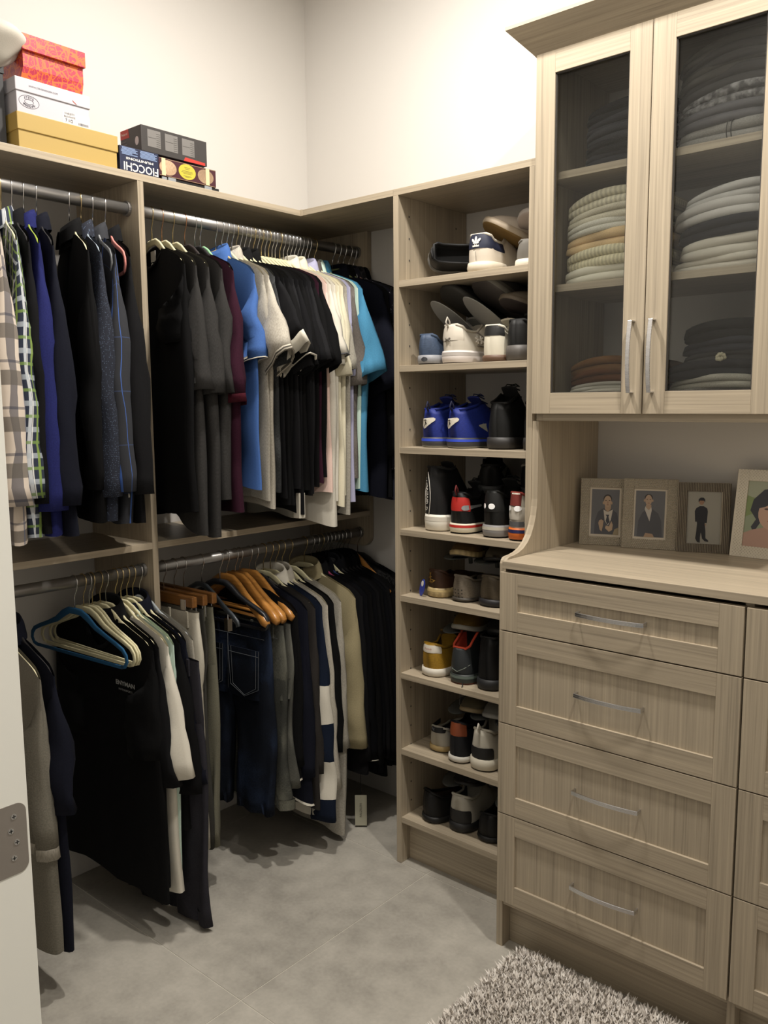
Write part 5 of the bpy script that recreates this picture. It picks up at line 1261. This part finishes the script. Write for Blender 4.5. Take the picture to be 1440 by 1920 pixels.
for lb,h,m,k in (('thin charcoal knit at the bottom of the lower left stack',.016,F('charcoal_knit','#3a3b3a',kind='heather'),0),('white folded T-shirt, lowest of three in the lower left stack',.015,WHT,1),('white folded T-shirt, middle of three in the lower left stack',.015,WHT,2),('white dotted folded T-shirt, top of three in the lower left stack',.016,mat('white_speckle','#cbc8bd',.9,kind='dots',col2='#55504a',p=(.03,.06),rnd=.8),3)):
    folded(lb,xL+.005,yS,z,.26,dpt,h,m,arch=.008,archb=.004*k,layers=2,name='folded_t_shirt',cat='T-shirt'); z+=h+.0015
for lb,h,m in (('russet brown folded sweater under the tan one',.024,F('russet_wool','#5c3a22')),('tan brown folded sweater on top of the lower left stack',.028,F('tan_wool','#6b4c2e'))):
    folded(lb,xL+.006,yS,z,.262,dpt,h,m,arch=.014,archb=.014); z+=h+.001
z=2.087
DK=[F('dark_slate_knit','#2a2b2f'),F('black_knit','#1b1b1d'),F('graphite_knit','#303134')]
for i,h in enumerate((.026,.024,.028,.026,.030)):
    folded(('lowest','second','middle','fourth','topmost')[i]+' dark folded sweater behind the top left glass',xL+.035,yS,z,.25,dpt,h,DK[i%3],arch=.012,archb=.008); z+=h+.001
for lb,h,m,k in (('light grey folded sweater with two dark stripes at the sleeve',.034,F('pale_grey_wool','#8f8d88'),0),('sparkling dark grey knit above the light striped one',.032,mat('sparkle_knit','#4b4a4d',.6,kind='sparkle',col2='#8d8b8c'),1),('pale fuzzy grey sweater in the top right stack',.026,F('fuzzy_grey','#7d7c7c',kind='fur'),2)):
    if k==0: z=2.087
    o=folded(lb,xR+.02,yS,z,.30,dpt,h,m,arch=.016,archb=.010*k,skew=.0)
    if k==0:
        for dx in (-.020,-.010): MB().tube([(dx,-.1275-.017*math.cos(a)*1.02-.001,.0245+.0235*math.sin(a)) for a in [(-PI/2+PI*q/8) for q in range(9)]],.0012,5).build('sleeve_stripe',mat('stripe_dark','#33332f',.9),o)
    z+=h+.001
for i,(h,c_) in enumerate(((.028,'#3e3d3c'),(.024,'#4a4844'),(.020,'#403f3e'),(.022,'#4b4945'))):
    folded(('lowest','second','third','topmost')[i]+' charcoal sweater above the pale fuzzy one, top right',xR+.02,yS,z,.30,dpt,h,F('grey_knit_%d'%i,c_,kind='heather'),arch=.018,archb=.030); z+=h+.001
z=1.803
for i,(lb,h,m,dx) in enumerate((('thin white folded blouse at the bottom of the middle right stack',.026,WHT,0),('plump white folded sweater in the middle right stack',.040,WHT,.012),('dark charcoal sweater between the white ones, middle right',.034,DK[0],.006),('fluffy white sweater with a dark spot above the charcoal one',.036,F('fluffy_white','#c4c1bc',var=.06),0),('topmost fluffy white sweater of the middle right stack',.028,F('fluffy_white2','#bcbab6',var=.06),.015))):
    folded(lb,xR+.018+dx,yS,z,.30-dx,dpt,h,m,arch=.010,archb=.005*i,skew=.004); z+=h+.001
z=1.4668
for i,(lb,h,m,dx) in enumerate((('dark grey folded knit at the bottom of the lower right stack',.016,F('stone_knit','#4b4948'),0),('mottled grey woolly knit in the lower right stack',.020,F('mottled_grey','#75736d',kind='fur'),0),('silvery grey thin knit in the lower right stack',.010,F('silver_knit','#85827c'),0),('cream folded sweater under the charcoal ones, lower right',.024,F('greyish_cream','#b3afa2'),0),('large charcoal sweater with its sleeve spread left, lower right',.036,F('charcoal_wool','#2f2f31'),-.004),('dark grey ribbed sweater behind the fabric flower',.022,F('rib_grey','#3f3f3f',kind='heather'),.02),('slate grey sweater above the flower, lower right',.026,F('slate_wool','#34353a'),.018),('black thick sweater topping the lower right stack',.040,F('black_wool','#1e1e1c'),.022))):
    folded(lb,xR+.012+dx,yS,z,.29-dx*1.3,dpt,h,m,arch=.010,archb=.004*min(i,3),seed=3)
    if i==5: zfl=z
    z+=h+.001
fl_=thing('fabric_flower','small pale fabric flower pinned on the grey folded sweater','flower',(xR+.010,-.312,zfl+.020))
for k in range(9):
    a=2*PI*k/9*1.0; r=.008 if k<6 else .004
    MB().grid([[(r*math.cos(a)+.0055*math.cos(q)*f,-.002*k/3-.003*(1-f),r*math.sin(a)+.0055*math.sin(q)*f) for q in [2*PI*i/8 for i in range(8)]] for f in (1,.7,.2)],True,capa=True,capb=True).build('petal',F('petal_ivory','#b9b39a'),fl_,smooth=True)
# ------------------------------------------------------------ photo frames on the dresser
SILV=mat('frame_silver','#c4bcab',.35,.55); SILV2=mat('frame_dark_silver','#6f675c',.35,.6); MATW=mat('mat_board','#bdb3a3',.8); FB=mat('frame_back','#151412',.8)
zc=1.0888
def pframe(label,x,y,w_,h_,yaw,lean,border,style,pic,roll=0,group=None):
    t=thing('photo_frame',label,'photo frame',(x,y,zc),(math.radians(-lean),math.radians(roll),math.radians(yaw)))
    b=border; hw=w_/2
    fm=MB()
    for (x0,x1,z0,z1) in ((-hw,-hw+b,0,h_),(hw-b,hw,0,h_),(-hw+b,hw-b,0,b),(-hw+b,hw-b,h_-b,h_)): fm.box(x0,x1,0,.012,z0,z1)
    fm.build('frame',mat('frame_bronze','#8d8474',.4,.6) if style!='woven' else SILV,t,bevel=.0008)
    pb=MB()
    def inb(x_,z_): return abs(x_)<hw-b+.0015 and b-.0015<z_<h_-b+.0015
    if style=='beads':
        dx,dz=.0052,.0046; k=0; z_=.003
        while z_<h_-.002:
            x_=-hw+.003+(dx/2 if k%2 else 0)
            while x_<hw-.002:
                if not inb(x_,z_):
                    c=[(x_+.0019*math.cos(a),-.0001,z_+.0016*math.sin(a)) for a in [2*PI*q/6 for q in range(6)]]; bi=len(pb.v)
                    pb.v+=c+[(x_+.0001,-.0016,z_)]
                    for q in range(6): pb.face((bi+q,bi+(q+1)%6,bi+6))
                x_+=dx
            z_+=dz; k+=1
    elif style=='ridge':
        x_=-hw+.002
        while x_<hw-.003:
            segs=[(0.001,h_-.001)] if abs(x_)>hw-b else [(0.001,b),(h_-b,h_-.001)]
            for z0,z1 in segs: 
                bi=len(pb.v); pb.v+=[(x_,0,z0),(x_+.0015,-.0014,z0),(x_+.003,0,z0),(x_,0,z1),(x_+.0015,-.0014,z1),(x_+.003,0,z1)]
                pb.face((bi,bi+1,bi+4,bi+3)); pb.face((bi+1,bi+2,bi+5,bi+4))
            x_+=.0042
    else:
        z_=.002; k=0
        while z_<h_-.002:
            x_=-hw+.002+(.004 if k%2 else 0)
            while x_<hw-.006:
                if not inb(x_+.003,z_): pb.box(x_,x_+.0062,-.0012,.0005,z_,z_+.0028)
                x_+=.008
            z_+=.0042; k+=1
    o=pb.build('frame_texture',SILV if style!='ridge' else SILV2,t); o['kind']='stuff'
    MB().box(-hw+b-.002,hw-b+.002,.004,.006,b-.002,h_-b+.002).build('mat_board',MATW if style=='beads' else FB,t)
    MB().box(-hw+.002,hw-.002,.0122,.0145,.002,h_-.002).build('backing',FB,t)
    # the print: flat coloured shapes
    m_=.0055 if style=='beads' else .0
    x0,x1,z0,z1=-hw+b+m_,hw-b-m_,b+m_,h_-b-m_; W_,H_=x1-x0,z1-z0
    mb=MB(); ms=[]
    layer=0
    for (c,poly) in pic:
        mm=mat('photo_'+c,c,.35)
        if mm not in ms: ms.append(mm)
        pts=[(x0+cl(u,0,1)*W_,z0+cl(v,0,1)*H_) for u,v in poly]; bi=len(mb.v); yy=.0038-.00012*layer; layer+=1
        mb.v+=[(a,yy,b_) for a,b_ in pts]; mb.face(range(bi,bi+len(pts)),ms.index(mm))
    mb.build('photo_print',ms,t)
    # easel strut behind
    st=MB().box(-.018,.018,0,.003,-.0,h_*.62); o=st.build('easel_back',FB,t); o.data.transform(Matrix.Rotation(math.radians(-16),4,'X')); o.location=(0,.0150,.0)
    o.data.transform(Matrix.Translation((0,.045,.012)))
    o.data.transform(Matrix.Rotation(0,4,'X'))
    return t
El=lambda cx,cy,rx,ry,n=18: ellp(cx,cy,rx,ry,n)
BG1='#5e5e61'; full=[(0,0),(1,0),(1,1),(0,1)]  # backdrop and suit greys lightened: reflected light put into the print colours
p1=[(BG1,full),('#46464b',[(.12,0),(.14,.3),(.25,.5),(.42,.58),(.75,.57),(.93,.48),(1,.3),(1,0)]),('#b8b1a6',[(.44,.55),(.5,.30),(.62,.20),(.72,.33),(.78,.56),(.6,.5)]),('#3a3a40',[(.52,.44),(.66,.44),(.63,.40),(.68,.28),(.6,.22),(.53,.3),(.57,.40)]),('#a08870',[(.49,.56),(.49,.66),(.71,.66),(.70,.56),(.6,.5)]),('#2d2723',El(.58,.79,.155,.10)),('#a89078',El(.58,.735,.135,.125)),('#a08870',El(.43,.70,.03,.035)),('#a08870',El(.73,.70,.03,.035)),('#5a4538',El(.52,.755,.03,.010)),('#5a4538',El(.65,.755,.03,.010)),('#94745f',El(.59,.71,.02,.03)),('#7e5647',El(.59,.66,.04,.009)),('#a08870',[(.33,.10),(.27,.25),(.30,.31),(.38,.33),(.46,.30),(.44,.18),(.40,.06)]),('#ab937a',[(.52,.14),(.55,.20),(.66,.18),(.74,.30),(.80,.22),(.78,.10),(.66,.06)]),('#8b7d62',[(.8,0),(.86,.12),(1,.16),(1,0)])]
p2=[(BG1,full),('#48484d',[(.08,0),(.12,.35),(.24,.52),(.38,.60),(.60,.60),(.78,.52),(.90,.35),(.95,0)]),('#b4aea6',[(.34,.66),(.32,.60),(.50,.34),(.56,.58),(.54,.66)]),('#a38a73',[(.36,.70),(.36,.64),(.46,.58),(.54,.64),(.54,.70)]),('#2f2926',El(.44,.86,.135,.07)),('#a58d77',El(.44,.80,.115,.115)),('#a38a73',El(.30,.79,.025,.03)),('#a38a73',El(.58,.79,.025,.03)),('#5a4538',El(.39,.815,.026,.009)),('#5a4538',El(.50,.815,.026,.009)),('#8a604f',El(.45,.735,.035,.008)),('#9a8068',[(.32,.0),(.38,.09),(.5,.08),(.62,.07),(.68,0)])]
p3=[('#8d8a80',full),('#14131a',[(.26,.42),(.24,.62),(.28,.68),(.38,.72),(.5,.72),(.60,.68),(.62,.62),(.60,.40),(.52,.40),(.52,.38),(.32,.38),(.31,.42)]),('#121116',[(.32,.40),(.30,.20),(.28,.10),(.34,.03),(.42,.02),(.42,.12),(.44,.22),(.48,.10),(.56,.05),(.66,.04),(.66,.07),(.58,.11),(.57,.25),(.54,.40)]),('#8e6e58',El(.43,.80,.075,.055)),('#16141a',[(.34,.79),(.34,.85),(.40,.885),(.48,.885),(.53,.85),(.53,.79),(.5,.825),(.38,.825)]),('#8e6e58',El(.56,.37,.02,.02)),('#57423a',El(.41,.80,.012,.006)),('#57423a',El(.47,.80,.012,.006))]
p4=[('#8f9a80',full),('#a2a892',[(0,.75),(1,.8),(1,1),(0,1)]),('#7d8f5a',[(0,.45),(.12,.5),(.2,.72),(0,.78)]),('#2b2d36',[(.08,.55),(.12,.72),(.3,.88),(.6,.92),(.9,.85),(1,.6),(.92,.3),(.84,.2),(.8,.5),(.3,.4),(.18,.22),(.12,.3),(.2,.42)]),('#b39080',[(0,.20),(.15,.26),(.34,.30),(.40,.36),(.60,.36),(.66,.28),(1,.2),(1,0),(0,0)]),('#c09d8a',El(.50,.52,.27,.25,24)),('#2b2d36',[(.20,.58),(.26,.78),(.5,.86),(.76,.80),(.80,.58),(.70,.68),(.5,.70),(.35,.62)]),('#4d3a36',El(.38,.585,.05,.014)),('#4d3a36',El(.62,.585,.05,.014)),('#a9806f',El(.50,.50,.03,.04)),('#a3625c',El(.50,.405,.09,.020))]
pframe('beaded silver photo frame at the left holding a man in a tie',1.327,-.135,.140,.192,21,8,.026,'beads',p1)
pframe('silver beaded photo frame second from the left holding a man in an open-collared suit',1.452,-.118,.146,.196,17,8,.028,'beads',p2)
pframe('dark ridged photo frame holding a small boy in a black suit',1.590,-.083,.136,.190,20,7,.024,'ridge',p3)
pframe('large silver woven photo frame at the right holding a smiling dark-haired woman',1.760,-.085,.200,.232,-3,10,.030,'woven',p4,roll=0)
# ------------------------------------------------------------ shaggy rug
rg=thing('shag_rug','fluffy pale grey shag rug lying along the foot of the dresser','rug',(1.9,-1.0,.0))
rx0,rx1,ry0,ry1=1.295,2.5,-1.75,-.505
MB().box(rx0-1.9,rx1-1.9,ry0+1.0,ry1+1.0,.0008,.008).build('backing',mat('rug_backing','#6f675f',.95),rg)
mb=MB(); R=random.Random(11); nT=0
RM=[mat('rug_pile_a','#dcd5cc',.95),mat('rug_pile_b','#b4aca4',.95),mat('rug_pile_c','#ebe6df',.95)]
while nT<52000:
    x=R.uniform(rx0,rx1); y=R.uniform(ry0,ry1)
    vis=(x<2.0 and y>-1.0)
    if not vis and R.random()>.28: continue
    hgt=R.uniform(.022,.034); a=R.uniform(0,6.283); r=R.uniform(.004,.014); wd=R.uniform(.002,.0036)
    dx,dy=r*math.cos(a),r*math.sin(a); px,py=-math.sin(a)*wd,math.cos(a)*wd
    if x<rx0+.015: dx-=.006
    if y>ry1-.015: dy+=.003
    X,Y=x-1.9,y+1.0; b=len(mb.v)
    mb.v+=[(X-px,Y-py,.006),(X+px,Y+py,.006),(X+dx*.5+px*1.2,Y+dy*.5+py*1.2,hgt*.7),(X+dx*.5-px*1.2,Y+dy*.5-py*1.2,hgt*.7),(X+dx*1.1,Y+dy*1.1,hgt)]
    k=R.choice((0,0,1,2)); z0=[(0,0)]*4
    mb.f.append((b,b+1,b+2,b+3)); mb.m.append(k); mb.uv.append([(0,0)]*4)
    mb.f.append((b+3,b+2,b+4)); mb.m.append(k); mb.uv.append([(0,0)]*3); nT+=1
o=mb.build('pile',RM,rg); o['kind']='stuff'
